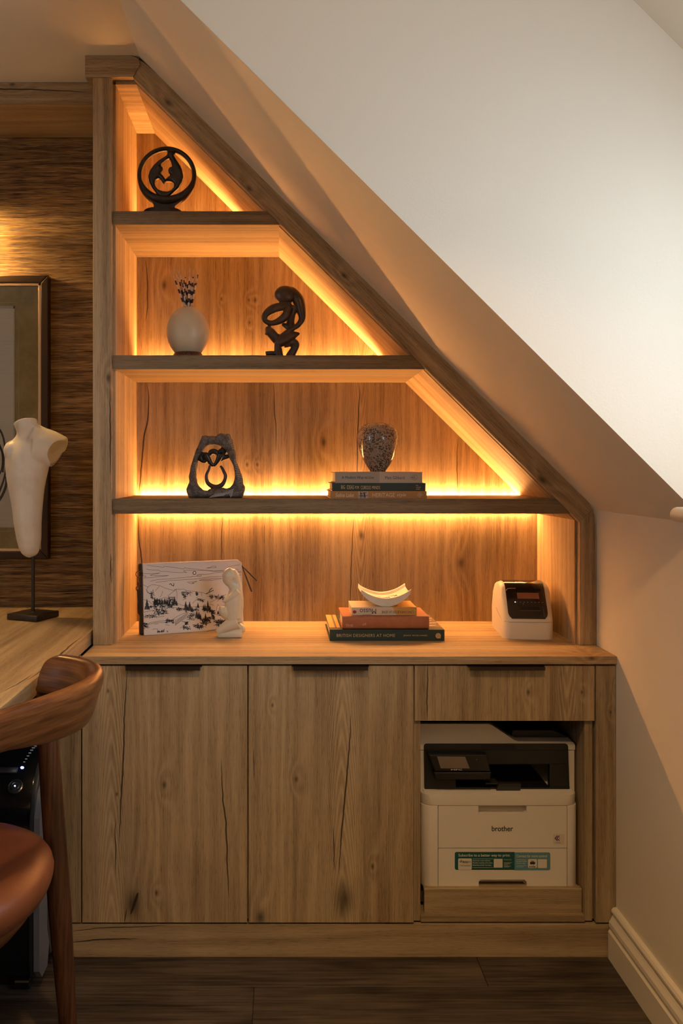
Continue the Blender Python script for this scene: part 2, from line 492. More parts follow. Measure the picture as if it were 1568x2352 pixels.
# window
w = thing('window_1', None, None, (.99, .9, WZ0)); w['kind'] = 'structure'
bm = NB()
for (a, b, c, d) in ((WY0, WY1, WZ0, WZ0+.05), (WY0, WY1, WZ1-.05, WZ1), (WY0, WY0+.05, WZ0, WZ1), (WY1-.05, WY1, WZ0, WZ1), (.875, .925, WZ0, WZ1)):
    box(bm, .975, 1.03, a, b, c, d, .003)
link('window_frame', bm, M_TRIM, w)
g = G('window_glass'); tr = g.n('ShaderNodeBsdfTransparent'); gl = g.n('ShaderNodeBsdfGlossy'); gl.inputs['Roughness'].default_value = .02
mx = g.n('ShaderNodeMixShader'); mx.inputs[0].default_value = .06
g.t.links.new(tr.outputs[0], mx.inputs[1]); g.t.links.new(gl.outputs[0], mx.inputs[2])
g.t.links.new(mx.outputs[0], g.t.nodes['Material Output'].inputs[0]); M_GLASS = g.m
for (a, b) in ((WY0+.05, .875), (.925, WY1-.05)):
    bm = NB(); box(bm, .998, 1.002, a, b, WZ0+.05, WZ1-.05); link('pane', bm, M_GLASS, w)
w2 = thing('window_2', None, None, (X0-.05, .40, .90)); w2['kind'] = 'structure'
bm = NB()
for (a, b, c, d) in ((.15, .65, .90, .95), (.15, .65, 1.75, 1.8), (.15, .20, .90, 1.8), (.60, .65, .90, 1.8)): box(bm, X0-.075, X0-.025, a, b, c, d, .003)
link('window_frame', bm, M_TRIM, w2)
for (a, b) in ((.20, .60),):
    bm = NB(); box(bm, X0-.052, X0-.048, a, b, .95, 1.75); link('pane', bm, M_GLASS, w2)
# sill board with rounded nose
bm = NB(); prof = [(.95, 1.0975), (.95, 1.1255)]+[(.751+.014*math.cos(t), 1.1115+.014*math.sin(t)) for t in [R(90+k*18) for k in range(11)]]
prism(bm, prof, .1, 1.632, bev=.003); link('window_sill', bm, M_TRIM, w, smooth=True, angle=40)
# baseboard on the right wall: ogee profile (distance from the wall, height)
prof = [(0, 0), (.020, 0), (.020, .0665), (.0165, .071), (.0165, .074), (.0185, .081), (.0175, .090), (.0125, .099), (.0095, .106), (.0100, .110), (.0125, .113), (.0125, .118), (.009, .1235), (.004, .125), (0, .125)]
bm = NB(); prism(bm, [(XW-a*1.02, b) for a, b in prof], Y0, 2.1045, bev=.0); st('baseboard_right', bm, M_TRIM)

# ------------------------------------------------------------------ bookcase
book = thing('bookcase', 'built-in oak bookcase with sloping right side and lit shelves under the slanted ceiling', 'bookcase', (.166, 2.40, ZT))
def bpart(name, bm, m, parent=book, **k): return link(name, bm, m, parent, **k)
o_post = oak('oak_left_post', 'z', 1.3, knots=[(Z(868, YF), X(249, YF), .006)], cracks=[([(Z(1090, YF), X(254, YF)), (Z(900, YF), X(252, YF))], .0022), ([(Z(1340, YF), X(255, YF)), (Z(1270, YF), X(254, YF))], .002)])
bm = NB(); box(bm, XL, -.4404, YF, YF+.022, ZT, 2.216, .0008, 1); bpart('front_post', bm, o_post)
bm = NB(); box(bm, XL+.001, XIL, YF+.022, YB+.018, ZT, 2.2075, .0005, 1); bpart('side_panel', bm, oak('oak_left_side', 'z', 5.1, gain=1.12))
bm = NB(); box(bm, .7767, .8195, YF, YF+.022, ZT, Z(1194, YF)+.02, 0)
bm.free(); bm = NB()
xr = .7767; zc = zslope_in(xr)
def zo(x): return zslope_in(x)+66/sF
# mitre between the right post and the sloping rail
mx_, mz_ = .8185, zo(.8185)
post_r = [(xr, ZT), (.8195, ZT), (.8150, zo(.815)-.040), (.8120, zo(.812)-.022), (.8050, zo(.805)-.006), (.800, zo(.800)-.0015), (xr, zc)]
prism(bm, [(xr, ZT), (.8195, ZT), (.8165, zc-.005), (.8150, zo(.815)-.020), (.8100, zo(.810)-.008), (xr, zc)], YF, YF+.022, bev=.0008, seg=1)
bpart('front_post', bm, oak('oak_right_post', 'z', 2.9))
bm = NB(); box(bm, XIR, .8195, YF+.022, YB+.018, ZT, zslope_in(XIR)-.001, 0); bpart('side_panel', bm, oak('oak_right_side', 'z', 7.7, gain=1.12))
# cap and sloping rail (front frame)
xB = -.3843
def F2(px, py): return (X(px, YF), Z(py, YF))
mit = F2(333, 143)
bm = NB(); prism(bm, [F2(196, 178), (xB, Z(178, YF)), F2(322, 150), F2(319, 136.5), F2(311, 132), F2(302, 129.2), F2(196, 128.8)], YF-.004, YF+.13, bev=.0008, seg=1)
bpart('cap_board', bm, oak('oak_cap', 'x', 3.3))
bm = NB(); prism(bm, [(xB, Z(178, YF)), (xr, zc), (.8100, zo(.810)-.008), (.800, zo(.8)-.0015), (.78, zo(.78)-.001), (X(430, YF), zo(X(430, YF))-.001), F2(380, 188), F2(345, 156.5), F2(332, 144.5), F2(319, 136.5), F2(322, 150)], YF, YF+.022, bev=.0008, seg=1)
kn = lambda px, py: ((X(px, YF)-Z(py, YF))*.7071, (X(px, YF)+Z(py, YF))*.7071)
bpart('slope_rail', bm, oak('oak_slope_rail', 'd', 4.4, knots=[(*kn(386, 236), .007), (*kn(572, 433), .006), (*kn(1245, 1103), .008), (*kn(790, 633), .005)]))
# sloping inner panel, top panel, back
bm = NB(); e = .001
prism(bm, [(-.3796, 2.2075), (XIR, zslope_in(XIR)-.0025), (XIR, zslope_in(XIR)+.016), (-.372, 2.226)], YF+.022, YB+.018)
bpart('slope_panel', bm, oak('oak_slope_inner', 'd', 8.2, gain=1.12))
bm = NB(); box(bm, XIL, -.3796, YF+.022, YB+.018, 2.2075, 2.224)
bpart('top_panel', bm, oak('oak_top_inner', 'x', 6.2, gain=1.12))
bxl, bzt = XIL, 2.2075
def B2(px, py): return (Z(py, YB), X(px, YB))
bcr = [([B2(628, 880), B2(630, 940), B2(634, 1005), B2(632, 1040)], .0016), ([B2(826, 885), B2(822, 980), B2(820, 1060), B2(821, 1100)], .0022),
       ([B2(1052, 1005), B2(1049, 1060), B2(1053, 1139)], .0016), ([B2(336, 881), B2(341, 930), B2(330, 1010), B2(322, 1100), B2(319, 1139)], .003),
       ([B2(317, 1181), B2(318, 1240), B2(325, 1290), B2(323, 1400)], .0026), ([B2(512, 1182), B2(508, 1260), B2(512, 1300)], .0012), ([B2(812, 1182), B2(808, 1260), B2(803, 1420)], .0016),
       ([B2(600, 1300), B2(598, 1425)], .001), ([B2(334, 595), B2(339, 680), B2(332, 740)], .002)]
bkn = [(*B2(1058, 1293), .010), (*B2(743, 1015), .008), (*B2(571, 689), .0035), (*B2(586, 689), .0035), (*B2(573, 741), .003), (*B2(508, 687), .003), (*B2(590, 1067), .003), (*B2(567, 1067), .003), (*B2(830, 1230), .008), (*B2(377, 655), .008)]
bm = NB(); prism(bm, [(XIL-.01, ZT), (XIR+.01, ZT), (XIR+.01, zslope_in(XIR)), (-.3796, 2.2085), (XIL-.01, 2.2085)], YB, YB+.018)
bpart('back_panel', bm, oak('oak_back', 'z', 11.5, bcr, bkn, arch=(B2(0, 0)[1]*0+X(840, YB), .05, -1)))
bm = NB(); prism(bm, [(-.33, zsoff(-.33)-.0005), (.8205, zsoff(.8205)-.0005), (.8205, ZT+.001), (.808, ZT+.001), (.808, zsoff(.808)-.014), (-.33, zsoff(-.33)-.014)], YF+.003, YF+.020)
bpart('filler_strip', bm, M_PAINT)
# shelves
shelves = [(Z(485, YS), Z(516, YS)), (Z(816, YS), Z(848, YS)), (Z(1146, YS), Z(1180, YS))]
led_m = emit('led_diffuser', LED_COL, LED_POWER*.82); led_up = emit('led_diffuser_recessed', LED_COL, LED_POWER*1.45)
alu = plain('led_channel_aluminium', (.6, .58, .55), .35, 1)
GR = .016                                     # groove for the light strip at the back of each shelf
for i, (zt, zb) in enumerate(shelves):
    xt = (2.2175-zt)/.997-.3843-.001; xb = (2.2175-zb)/.997-.3843-.001
    if i == 2: xb = min(xb, XIR+.022)
    bm = NB()
    yb_ = YB-GR
    prism(bm, [(XIL+.0005, zb), (min(xb, XIR), zb), (min(xt, XIR), zt), (XIL+.0005, zt)], YF+.023, yb_)
    prism(bm, [(X(258.5, YS), zb), (xb, zb), (xt, zt), (X(258.5, YS), zt)], YS, YF+.023)
    dp = .010 if i == 2 else .018
    prism(bm, [(XIL+.0005, zb+.012 if i == 2 else zb), (min(xb, XIR), zb+.012 if i == 2 else zb), (min(xb, XIR), zt-dp), (XIL+.0005, zt-dp)], yb_, YB)
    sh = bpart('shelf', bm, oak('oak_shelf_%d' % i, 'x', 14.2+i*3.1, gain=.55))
    xe = (2.2175-zt)/.997-.3843-.004
    bm = NB(); box(bm, XIL+.01, xe, yb_+.002, YB-.002, zt-dp+.002, zt-(.0005 if i == 2 else .0075))
    link('light_strip', bm, led_m if i == 2 else led_up, sh)
    if i == 2:
        bm = NB(); box(bm, XIL+.01, XIR-.01, yb_+.002, YB-.002, zb+.0005, zb+.008)
        link('light_strip', bm, led_m, sh)

# ------------------------------------------------------------------ worktop
bm = NB(); prism(bm, [(X(187, YC), YC), (XW-.0005, YC), (XW-.0005, YB+.018), (XL, YB+.018)], Z(1526, YC), ZT, axis='z', bev=.0006, seg=1)
link('worktop', bm, oak('oak_worktop', 'x', 21.0, gain=1.0, knots=[((X(1345, 2.14)), Z(1504, 2.14), .004)]), label='oak worktop running under the lit shelves on top of the base cabinet', cat='worktop')

# ------------------------------------------------------------------ base cabinet
YD = 2.106; YDb = YD+.019
cab = thing('base_cabinet', 'oak base cabinet with two doors, one drawer and an open printer bay', 'cabinet', (.166, 2.35, 0))
def D(px, py): return (X(px, YD), Z(py, YD))
zb_ = Z(2119.5, YD); zt_ = Z(1529, YD)
def C(pts): return [(Z(b, YD), X(a, YD)) for a, b in pts]
blk = plain('black_metal', (.040, .028, .020), .42, .5, var=.1)
def handle(x0, x1, parent):
    a, b = X(x0, YD), X(x1, YD); zt = Z(1526.5, YD)
    bm = NB(); c = .006
    prism(bm, [(a, YD+.015), (a, YD-.001), (a+c, YD-.017), (b-c, YD-.017), (b, YD-.001), (b, YD+.015)], zt-.0045, zt-.002, axis='z')
    prism(bm, [(a+c*.6, YD-.0175), (b-c*.6, YD-.0175), (b-c*.6, YD-.0155), (a+c*.6, YD-.0155)], zt-.0105, zt-.002, axis='z')
    link('handle', bm, blk, parent)
d1 = oak('oak_door', 'z', 31.0, [(C([(293, 1530), (286, 1640), (283, 1740), (277, 1850), (274, 1940)]), .0022), (C([(264, 1880), (266, 2010)]), .0014),
      (C([(508, 1745), (511, 1825), (519, 1900), (522, 1990), (526, 2065)]), .0022), (C([(317, 2050), (300, 2100)]), .009), (C([(291, 2085), (286, 2119)]), .0018)],
      [(*C([(377, 1803)])[0], .006), (*C([(359, 2051)])[0], .004), (*C([(305, 2078)])[0], .020), (*C([(248, 1587)])[0], .003), (*C([(268, 1824)])[0], .003)], arch=(X(268, YD), .048, 1), gain=.92)
d2 = oak('oak_door', 'z', 31.9, [(C([(806, 1640), (800, 1740), (792, 1830), (782, 1940), (778, 2010)]), .0024), (C([(765, 1900), (768, 2000)]), .0014), (C([(582, 1720), (584, 1790)]), .001)],
      [(*C([(790, 2068)])[0], .022), (*C([(597, 2108)])[0], .010), (*C([(625, 1620)])[0], .003), (*C([(855, 1990)])[0], .004), (*C([(680, 1790)])[0], .005)], arch=(X(800, YD), .060, 1), gain=.92)
for (a, b, m, h) in ((188.5, 567.5, d1, (288, 464)), (570.5, 949.5, d2, (670, 847))):
    bm = NB(); box(bm, X(a, YD), X(b, YD), YD, YDb, zb_, zt_, .0008, 1); dr = link('door', bm, m, cab); handle(*h, dr)
bm = NB(); box(bm, X(952, YD), X(1365.5, YD), YD, YDb, Z(1656, YD), zt_, .0008, 1)
dr = link('drawer', bm, oak('oak_drawer', 'z', 37.3, [(C([(982, 1530), (981, 1600), (979, 1655)]), .0016)], [(*C([(1213, 1590)])[0], .004), (*C([(1336, 1590)])[0], .003)], arch=(X(1320, YD), .03, -1), gain=.95), cab); handle(1072, 1250, dr)
bm = NB(); box(bm, X(1368, YD), XW-.001, YD, YDb, zb_, zt_, .0008, 1); link('end_panel', bm, oak('oak_end_panel', 'z', 41.2, knots=[(*C([(1402, 1636)])[0], .003), (*C([(1415, 1577)])[0], .003)], gain=.8), cab)
bm = NB(); box(bm, -.5445, X(185.5, YD), YD, YDb, zb_, .737, .0008, 1); link('filler_panel', bm, oak('oak_filler', 'z', 43.6, gain=.8), cab)
bm = NB(); box(bm, -.5445, XW-.001, YD+.003, YDb, 0, Z(2124.5, YD), .0005, 1)
link('plinth', bm, oak('oak_plinth', 'x', 47.1, [([(X(150, YD), Z(2148, YD)), (X(200, YD), Z(2136, YD)), (X(330, YD), Z(2130, YD)), (X(390, YD), Z(2128, YD))], .0012), ([(X(160, YD), Z(2168, YD)), (X(215, YD), Z(2161, YD)), (X(318, YD), Z(2158, YD))], .002)], gain=.8), cab)
# carcass panels
ci = oak('oak_carcass', 'z', 51.0, gain=.8)
Yb2 = YB+.018
for (a, b) in ((-.5445, -.5265), (X(560, YD), X(578, YD)-.001), (X(949.5, YD)+.002, X(966.5, YD)), (X(1345, YD), X(1363, YD))):
    bm = NB(); box(bm, a, b, YDb+.001 if a < .3 else YD+.010, Yb2, zb_, Z(1526, YC)-.001); link('carcass_side', bm, ci, cab)
bm = NB(); box(bm, X(1363, YD), XW-.001, YD+.020, YD+.034, zb_, zt_); link('carcass_side', bm, ci, cab)
bm = NB(); box(bm, X(967, YD), X(1344.5, YD), YD+.006, Yb2-.01, Z(2122, YD)+.002, Z(2107, YD)); link('bay_floor', bm, oak('oak_bay_floor', 'x', 53.0, gain=.75), cab)
bm = NB(); box(bm, -.526, XIR, Yb2-.009, Yb2, zb_, Z(1526, YC)-.001); link('carcass_back', bm, ci, cab)
bm = NB(); box(bm, X(967, YD), X(1344.5, YD), YDb+.002, Yb2-.011, Z(1656, YD)+.002, Z(1656, YD)+.016); link('bay_top', bm, ci, cab)
# pull-out tray under the printer
YT = 2.128
bm = NB(); box(bm, X(974, YT), X(1336, YT), YT, YT+.018, Z(2097, YT), Z(2041.5, YT), .0008, 1)
box(bm, X(978, YT), X(1332, YT), YT+.018, 2.52, Z(2060, YT), Z(2042.5, YT))
box(bm, X(980, YT), X(1330, YT), YT+.30, YT+.32, Z(2107, YD)+.0005, Z(2060, YT))
tray = link('pull_out_tray', bm, oak('oak_tray', 'x', 57.0, gain=.82), cab)
for s in (X(971, YT), X(1337, YT)):
    bm = NB(); box(bm, s, s+.006, YT+.03, 2.50, Z(2085, YT), Z(2060, YT)); link('runner', bm, plain('runner_steel', (.35, .34, .33), .35, 1), tray)

# ------------------------------------------------------------------ desk and alcove
ZK, ZKb = .775, .7385
bm = NB(); box(bm, X0+.001, -.4955, .55, YW-.0005, ZKb, ZK, .0007, 1)
desk = thing('desk', 'thick oak desk top beside the bookcase, carrying the white torso sculpture', 'desk', (-1.2, 1.7, 0))
DC = lambda pts: [(X(a, 0)*0+(HC-ZK)*F/(b-CY), X(a, (HC-ZK)*F/(b-CY))) for a, b in pts]
link('desk_top', bm, oak('oak_desk', 'y', 61.0, [(DC([(60, 1563), (110, 1528), (150, 1493), (162, 1482), (190, 1463)]), .0028), (DC([(0, 1590), (30, 1577), (72, 1550)]), .0018)], gain=.88), desk)
bm = NB(); box(bm, X0+.02, X0+.06, .60, YW-.03, 0, ZKb-.0005); link('side_support', bm, ci, desk)
bm = NB(); box(bm, -.80, -.76, 2.48, YW-.03, 0, ZKb-.0005); link('side_support', bm, ci, desk)
YH = 2.386
hd = thing('alcove_pelmet', 'oak beam board across the top of the papered alcove, left of the bookcase', 'pelmet', (-1.39, 2.51, 2.2))
bm = NB(); box(bm, X0, XL-.0005, YH, YH+.022, Z(238, YH), ZCEIL-.0015, .0008, 1)
link('front_board', bm, oak('oak_pelmet', 'x', 65.0, [([(X(0, YH)-.3, Z(196, YH)), (X(0, YH), Z(204, YH)), (X(110, YH), Z(207, YH)), (X(212, YH), Z(213, YH))], .0026)], [(X(28, YH), Z(194, YH), .006)], gain=.95), hd)
for k in range(2):
    a, b = YH+.023+k*.117, YH+.023+k*.117+.1155
    bm = NB(); box(bm, X0, XL-.0005, a, b, Z(238, YH)+.004, Z(238, YH)+.02, .0008, 1)
    link('underside_board', bm, oak('oak_pelmet_under', 'x', 67.0+k, gain=.8), hd)

# ------------------------------------------------------------------ picture, torso on the desk
YP = 2.612
def Q(px, py, Y): return (X(px, Y), Z(py, Y))
fx1, fz1 = Q(110.5, 632, YP); fz0 = Z(1284, YP); fx0 = fx1-.70
pic = thing('framed_picture', 'large drawing in a dark bronze frame with wide olive mat on the grasscloth wall', 'picture', ((fx0+fx1)/2, YP, fz0))
fr = plain('bronze_frame', (.050, .030, .017), .32, .55, var=.15)
lip = plain('gilt_lip', (.62, .44, .27), .3, .85)
wq = .0225
for (nm, pts) in (('side', [(fx1, fz0), (fx1, fz1), (fx1-wq, fz1-wq), (fx1-wq, fz0+wq)]), ('side', [(fx0, fz0), (fx0+wq, fz0+wq), (fx0+wq, fz1-wq), (fx0, fz1)]),
                  ('top', [(fx0, fz1), (fx0+wq, fz1-wq), (fx1-wq, fz1-wq), (fx1, fz1)]), ('bot', [(fx0, fz0), (fx1, fz0), (fx1-wq, fz0+wq), (fx0+wq, fz0+wq)])):
    bm = NB(); prism(bm, pts, YP, YW-.0008, bev=.003); link('frame_moulding', bm, fr, pic)
bm = NB(); a, b, c, d = fx0+wq, fx1-wq, fz0+wq, fz1-wq
for (q0, q1, q2, q3) in ((a, a+.009, c, d), (b-.009, b, c, d), (a, b, c, c+.009), (a, b, d-.009, d)): box(bm, q0, q1, YP+.003, YP+.02, q2, q3, .0015)
link('inner_lip', bm, lip, pic)
g = G('olive_mat'); v, _ = g.obj(); g.fin(g.ramp(g.noise(v, 14, 4, .7), [(.3, (.33, .225, .065)), (.7, (.52, .38, .14))]), .8, 0, .3); M_MAT = g.m
bm = NB(); box(bm, a, b, YP+.016, YP+.02, c, d); link('mat_board', bm, M_MAT, pic)
px1, pz1 = Q(34.5, 703, YP+.016); pz0 = Z(1212, YP+.016); px0 = (fx0+fx1)-px1
g = G('print_paper'); v, sp = g.obj()
ln = g.m_('POWER', g.add(g.mul(g.m_('SINE', g.mul(sp[2], 1800)), .5), .5), 2)
nz = g.noise(g.comb(g.mul(sp[0], 9), 0, g.mul(sp[2], 160)), 1, 3)
g.fin(g.mix(g.mul(ln, g.mul(nz, .8)), (.82, .72, .56), (.42, .33, .24)), .8, 0, .2); M_PRINT = g.m
bm = NB(); box(bm, px0, px1, YP+.0145, YP+.0158, pz0, pz1); link('print', bm, M_PRINT, pic)
bm = NB(); cream = plain('cream_line', (.55, .47, .33), .6)
lx1, lz1 = Q(43.5, 695, YP+.016); lz0 = Z(1221, YP+.016); lx0 = (fx0+fx1)-lx1; h = .0012
for q in ((lx0, lx1, lz1-h, lz1), (lx0, lx1, lz0, lz0+h), (lx0, lx0+h, lz0, lz1), (lx1-h, lx1, lz0, lz1)): box(bm, q[0], q[1], YP+.0152, YP+.0159, q[2], q[3])
for q in ((px0, px1, pz1-.008, pz1), (px0, px1, pz0, pz0+.002), (px0, px0+.004, pz0, pz1), (px1-.004, px1, pz0, pz1)): box(bm, q[0], q[1], YP+.0138, YP+.0145, q[2], q[3])
link('mat_line', bm, cream, pic)
bm = NB(); ink = plain('sepia_ink', (.05, .035, .022), .7); YI = YP+.0142
def stroke(bm, pts, w, y, n=4):
    pts = smoothpath([(p[0], 0, p[1]) for p in pts], n)
    for p, q in zip(pts, pts[1:]):
        d = (q-p)
        if d.length < 1e-7: continue
        nrm = Vector((-d.z, 0, d.x)).normalized()*w/2
        f = [bm.verts.new((p+nrm).to_tuple()), bm.verts.new((q+nrm).to_tuple()), bm.verts.new((q-nrm).to_tuple()), bm.verts.new((p-nrm).to_tuple())]
        for k in f: k.co.y = y
        bm.faces.new(f)
for pts, w in (([(-60, 1010), (-20, 975), (4, 995), (13, 1040), (14, 1075), (6, 1110), (-12, 1150), (-40, 1180)], .006), ([(-50, 1030), (-20, 1000), (2, 1030), (5, 1070), (-8, 1100), (-40, 1120)], .004),
               ([(15, 1095), (14, 1115), (4, 1140), (-10, 1160)], .008), ([(-2, 1020), (8, 1050), (6, 1085)], .006), ([(-60, 1100), (-30, 1130), (-5, 1120)], .004), ([(-70, 960), (-90, 1040), (-70, 1150), (-30, 1185)], .005)):
    stroke(bm, [Q(u, v_, YI) for u, v_ in pts], w, YI)
link('drawing', bm, ink, pic, kind='stuff')
g = G('picture_glass'); tr = g.n('ShaderNodeBsdfTransparent'); gl = g.n('ShaderNodeBsdfGlossy'); gl.inputs['Roughness'].default_value = .01
fz = g.n('ShaderNodeFresnel'); fz.inputs[0].default_value = 1.5; mx = g.n('ShaderNodeMixShader')
g.t.links.new(fz.outputs[0], mx.inputs[0]); g.t.links.new(tr.outputs[0], mx.inputs[1]); g.t.links.new(gl.outputs[0], mx.inputs[2]); g.t.links.new(mx.outputs[0], g.t.nodes['Material Output'].inputs[0])
bm = NB(); box(bm, a+.001, b-.001, YP+.008, YP+.0095, c+.001, d-.001); link('glazing', bm, g.m, pic)

# torso
tor = thing('torso_sculpture', 'white armless torso on a slim dark pole and square base, standing on the desk', 'sculpture', (-.702, 2.4365, ZK))
M_PLASTER = (lambda g: (g.fin(g.mix(g.m_('MULTIPLY', g.sub(g.noise(g.obj()[0], 9, 4, .65), .5), 2.2, clamp=True), (.76, .70, .58), (.56, .44, .30)), .42, 0, .5), g)[0])(G('waxed_plaster'))
dk = plain('dark_bronze', (.055, .045, .036), .42, .75, var=.35, vscale=60, bump=.25, bscale=120)
rt = Matrix.Translation((-.702, 2.4365, 0))@Matrix.Rotation(R(-22), 4, 'Z')
bm = NB(); box(bm, -.051, .051, -.051, .051, ZK, ZK+.0175, .003, 3, M=rt); link('base', bm, dk, tor, smooth=True, angle=40)
bm = NB(); tube(bm, [(-.7025, 2.4365, ZK+.017), (-.7025, 2.4365, .99)], .0048, 12); tube(bm, [(-.7025, 2.4365, ZK+.017), (-.7025, 2.4365, ZK+.021)], [.009, .006], 12); link('pole', bm, dk, tor, smooth=True, angle=40)
YTt = 2.4365
def T(zx, zy, dy=0):           # coordinates read off an enlarged crop of the torso
    return P(zx/4.706, 940+zy/4.706, YTt)+Vector((0, dy, 0))
bm = NB()
rows_ = [(1605, 318, 16, .3), (1590, 322, 52, .55), (1560, 322, 88, .72), (1500, 318, 114, .82), (1400, 312, 134, .85), (1250, 300, 148, .82), (1100, 296, 160, .78), (950, 290, 180, .72), (850, 285, 197, .70),
         (750, 286, 215, .66), (650, 292, 232, .63), (560, 296, 240, .60), (480, 305, 240, .56), (420, 315, 232, .52), (370, 310, 205, .50), (330, 300, 165, .50), (300, 300, 135, .62), (270, 305, 122, .78), (220, 300, 122, .9), (170, 285, 126, .9), (130, 272, 126, .88)]
rings = []
for (zy, cx, hw, dp) in rows_:
    c0 = T(cx, zy); hw_ = hw/4.706*YTt/F
    tilt = 0 if zy > 300 else (300-zy)/170*.22
    rg = []
    for k in range(36):
        t = 2*math.pi*k/36; dx = math.cos(t)*hw_; dyy = math.sin(t)*hw_*dp
        if zy > 300: dyy *= 1.0-.12*math.cos(2*t)
        rg.append((c0.x+dx, c0.y+dyy, c0.z+dx*tilt*1.1-dyy*.25*(1 if zy < 300 else 0)))
    rings.append(rg)
loft(bm, rings)
# left shoulder swell and open right shoulder
ball(bm, T(140, 450), (.026, .028, .030), 20)
shp = [T(390, 400), T(480, 405), T(570, 430), T(645, 468)]
ax = Vector((.80, -.52, -.30)).normalized()
tube(bm, smoothpath(shp, 5), [.056, .054, .051, .048, .0475], 28, flat=.80, up=(0, -1, .25))
tube(bm, [T(360, 290), T(470, 330), T(590, 375), T(700, 420)], [.036, .034, .030, .024], 18)
me = remesh(bm, .0028, 10, .5)
# hollow the shoulder opening
cen = T(650, 478)+Vector((.012, -.020, -.002))
for v_ in me.vertices:
    d = v_.co-cen; q = Vector((d.x/.040, d.y/.042, d.z/.039))
    r_ = q.length
    if r_ < 1.0:
        v_.co += Vector((-.85, .45, .12))*(1-r_**2.5)*.040
link('torso', me, M_PLASTER, tor, smooth=True)

# ------------------------------------------------------------------ stone materials
def soap(name, a, b, rough=.32, sc=60, coat=0):
    g = G(name); v, _ = g.obj(); n = g.noise(v, sc, 4, .65); s_ = g.m_('MULTIPLY', g.sub(g.noise(v, 420, 2), .66), 6, clamp=True)
    c = g.mix(g.m_('MULTIPLY', g.sub(n, .35), 2.2, clamp=True), a, b); c = g.mix(g.mul(s_, .35), c, (.30, .20, .13))
    g.bump(n, .12, .001); g.fin(c, rough, 0, .5); return g.m
M_SOAP = soap('dark_soapstone', (.018, .013, .010), (.045, .030, .021), .34)
M_SOAP2 = soap('brown_serpentine', (.045, .028, .018), (.11, .064, .040), .36, 40)
g = G('rough_springstone'); v, _ = g.obj(); n = g.noise(v, 55, 5, .75); n2 = g.noise(v, 240, 3, .7)
c = g.ramp(g.add(g.mul(n, .6), g.mul(n2, .4)), [(.34, (.04, .033, .028)), (.48, (.13, .108, .09)), (.60, (.24, .205, .175)), (.72, (.45, .40, .35))])
g.bump(g.add(n, n2), .9, .003); g.fin(c, .75, 0, .35); M_ROUGH = g.m

# ------------------------------------------------------------------ ring sculpture, top shelf
z1, z2, z3 = shelves[0][0], shelves[1][0], shelves[2][0]
YR = 2.285
def RZ(zx, zy): p = P(300+zx/9.2235, 320+zy/9.2235, YR); return (p.x, p.z)
k9 = YR/F/9.2235
ring = thing('ring_sculpture', 'dark stone ring with two embracing figures inside, alone on the topmost shelf', 'sculpture', (RZ(768, 0)[0], YR, z1))
cx_, cz_ = RZ(768, 770); ringp = []
for k in range(72):
    t = 2*math.pi*k/72
    ringp.append((cx_+578*k9*math.cos(t), YR, cz_+(562 if math.sin(t) > 0 else 548)*k9*math.sin(t)))
bm = NB()
tube(bm, ringp, [((50 if math.sin(2*math.pi*k/72) > -.2 else 50+75*(-.2-math.sin(2*math.pi*k/72)))*k9) for k in range(72)], 14, flat=1.8, closed=True, up=(0, 1, 0))
prism(bm, [RZ(330, 1170), RZ(470, 1270), RZ(640, 1310), RZ(830, 1320), RZ(1010, 1270), RZ(1200, 1150), RZ(1080, 1340), RZ(950, 1440), RZ(950, 1560), RZ(500, 1560), RZ(500, 1410)], YR-.014, YR+.014)
ball(bm, (RZ(860, 0)[0], YR, RZ(0, 290)[1]), (85*k9, .010, 60*k9), 14)
link('ring', remesh(bm, .0011, 5, .5), M_SOAP, ring, smooth=True)
fo = [RZ(*p) for p in [(790, 270), (770, 350), (700, 400), (600, 460), (490, 560), (410, 680), (375, 800), (400, 920), (460, 1040), (550, 1160), (620, 1240), (625, 1340), (800, 1340), (790, 1250), (900, 1150), (1010, 1050), (1090, 920), (1118, 800), (1105, 690), (1055, 570), (980, 460), (925, 360), (905, 270)]]
h1 = [RZ(*p) for p in [(825, 412), (770, 440), (700, 500), (635, 570), (685, 610), (690, 665), (640, 735), (690, 780), (742, 858), (790, 815), (850, 765), (810, 735), (795, 680), (815, 620), (880, 596), (860, 500)]]
h2 = [RZ(*p) for p in [(600, 833), (545, 860), (518, 920), (525, 1000), (590, 1075), (690, 1112), (790, 1118), (870, 1085), (915, 1030), (920, 960), (870, 910), (800, 895), (752, 903), (718, 968), (680, 940), (640, 870)]]
me = carve([fo, h1, h2], YR, .0135, .008, .0011, 3)
link('figures', me, M_SOAP, ring, smooth=True)
bm = NB()
for (a_, b_, r_) in ((612, 652, 78), (868, 672, 72)):
    q = RZ(a_, b_); ball(bm, (q[0], YR-.003, q[1]), (r_*k9, r_*k9*1.35, r_*k9), 20)
link('heads', bm, M_SOAP, ring, smooth=True)
bc = RZ(680, 1440); zt9 = z1+.0155
rs = []
for (r_, zz) in ((398*k9, z1+.0002), (410*k9, z1+.004), (405*k9, zt9-.004), (380*k9, zt9-.001), (.01, zt9+.002)):
    rs.append([(bc[0]+r_*math.cos(2*math.pi*k/40), YR+min(.034, r_)*math.sin(2*math.pi*k/40), zz) for k in range(40)])
bm = NB(); loft(bm, rs); link('base', bm, M_SOAP, ring, smooth=True, angle=50)

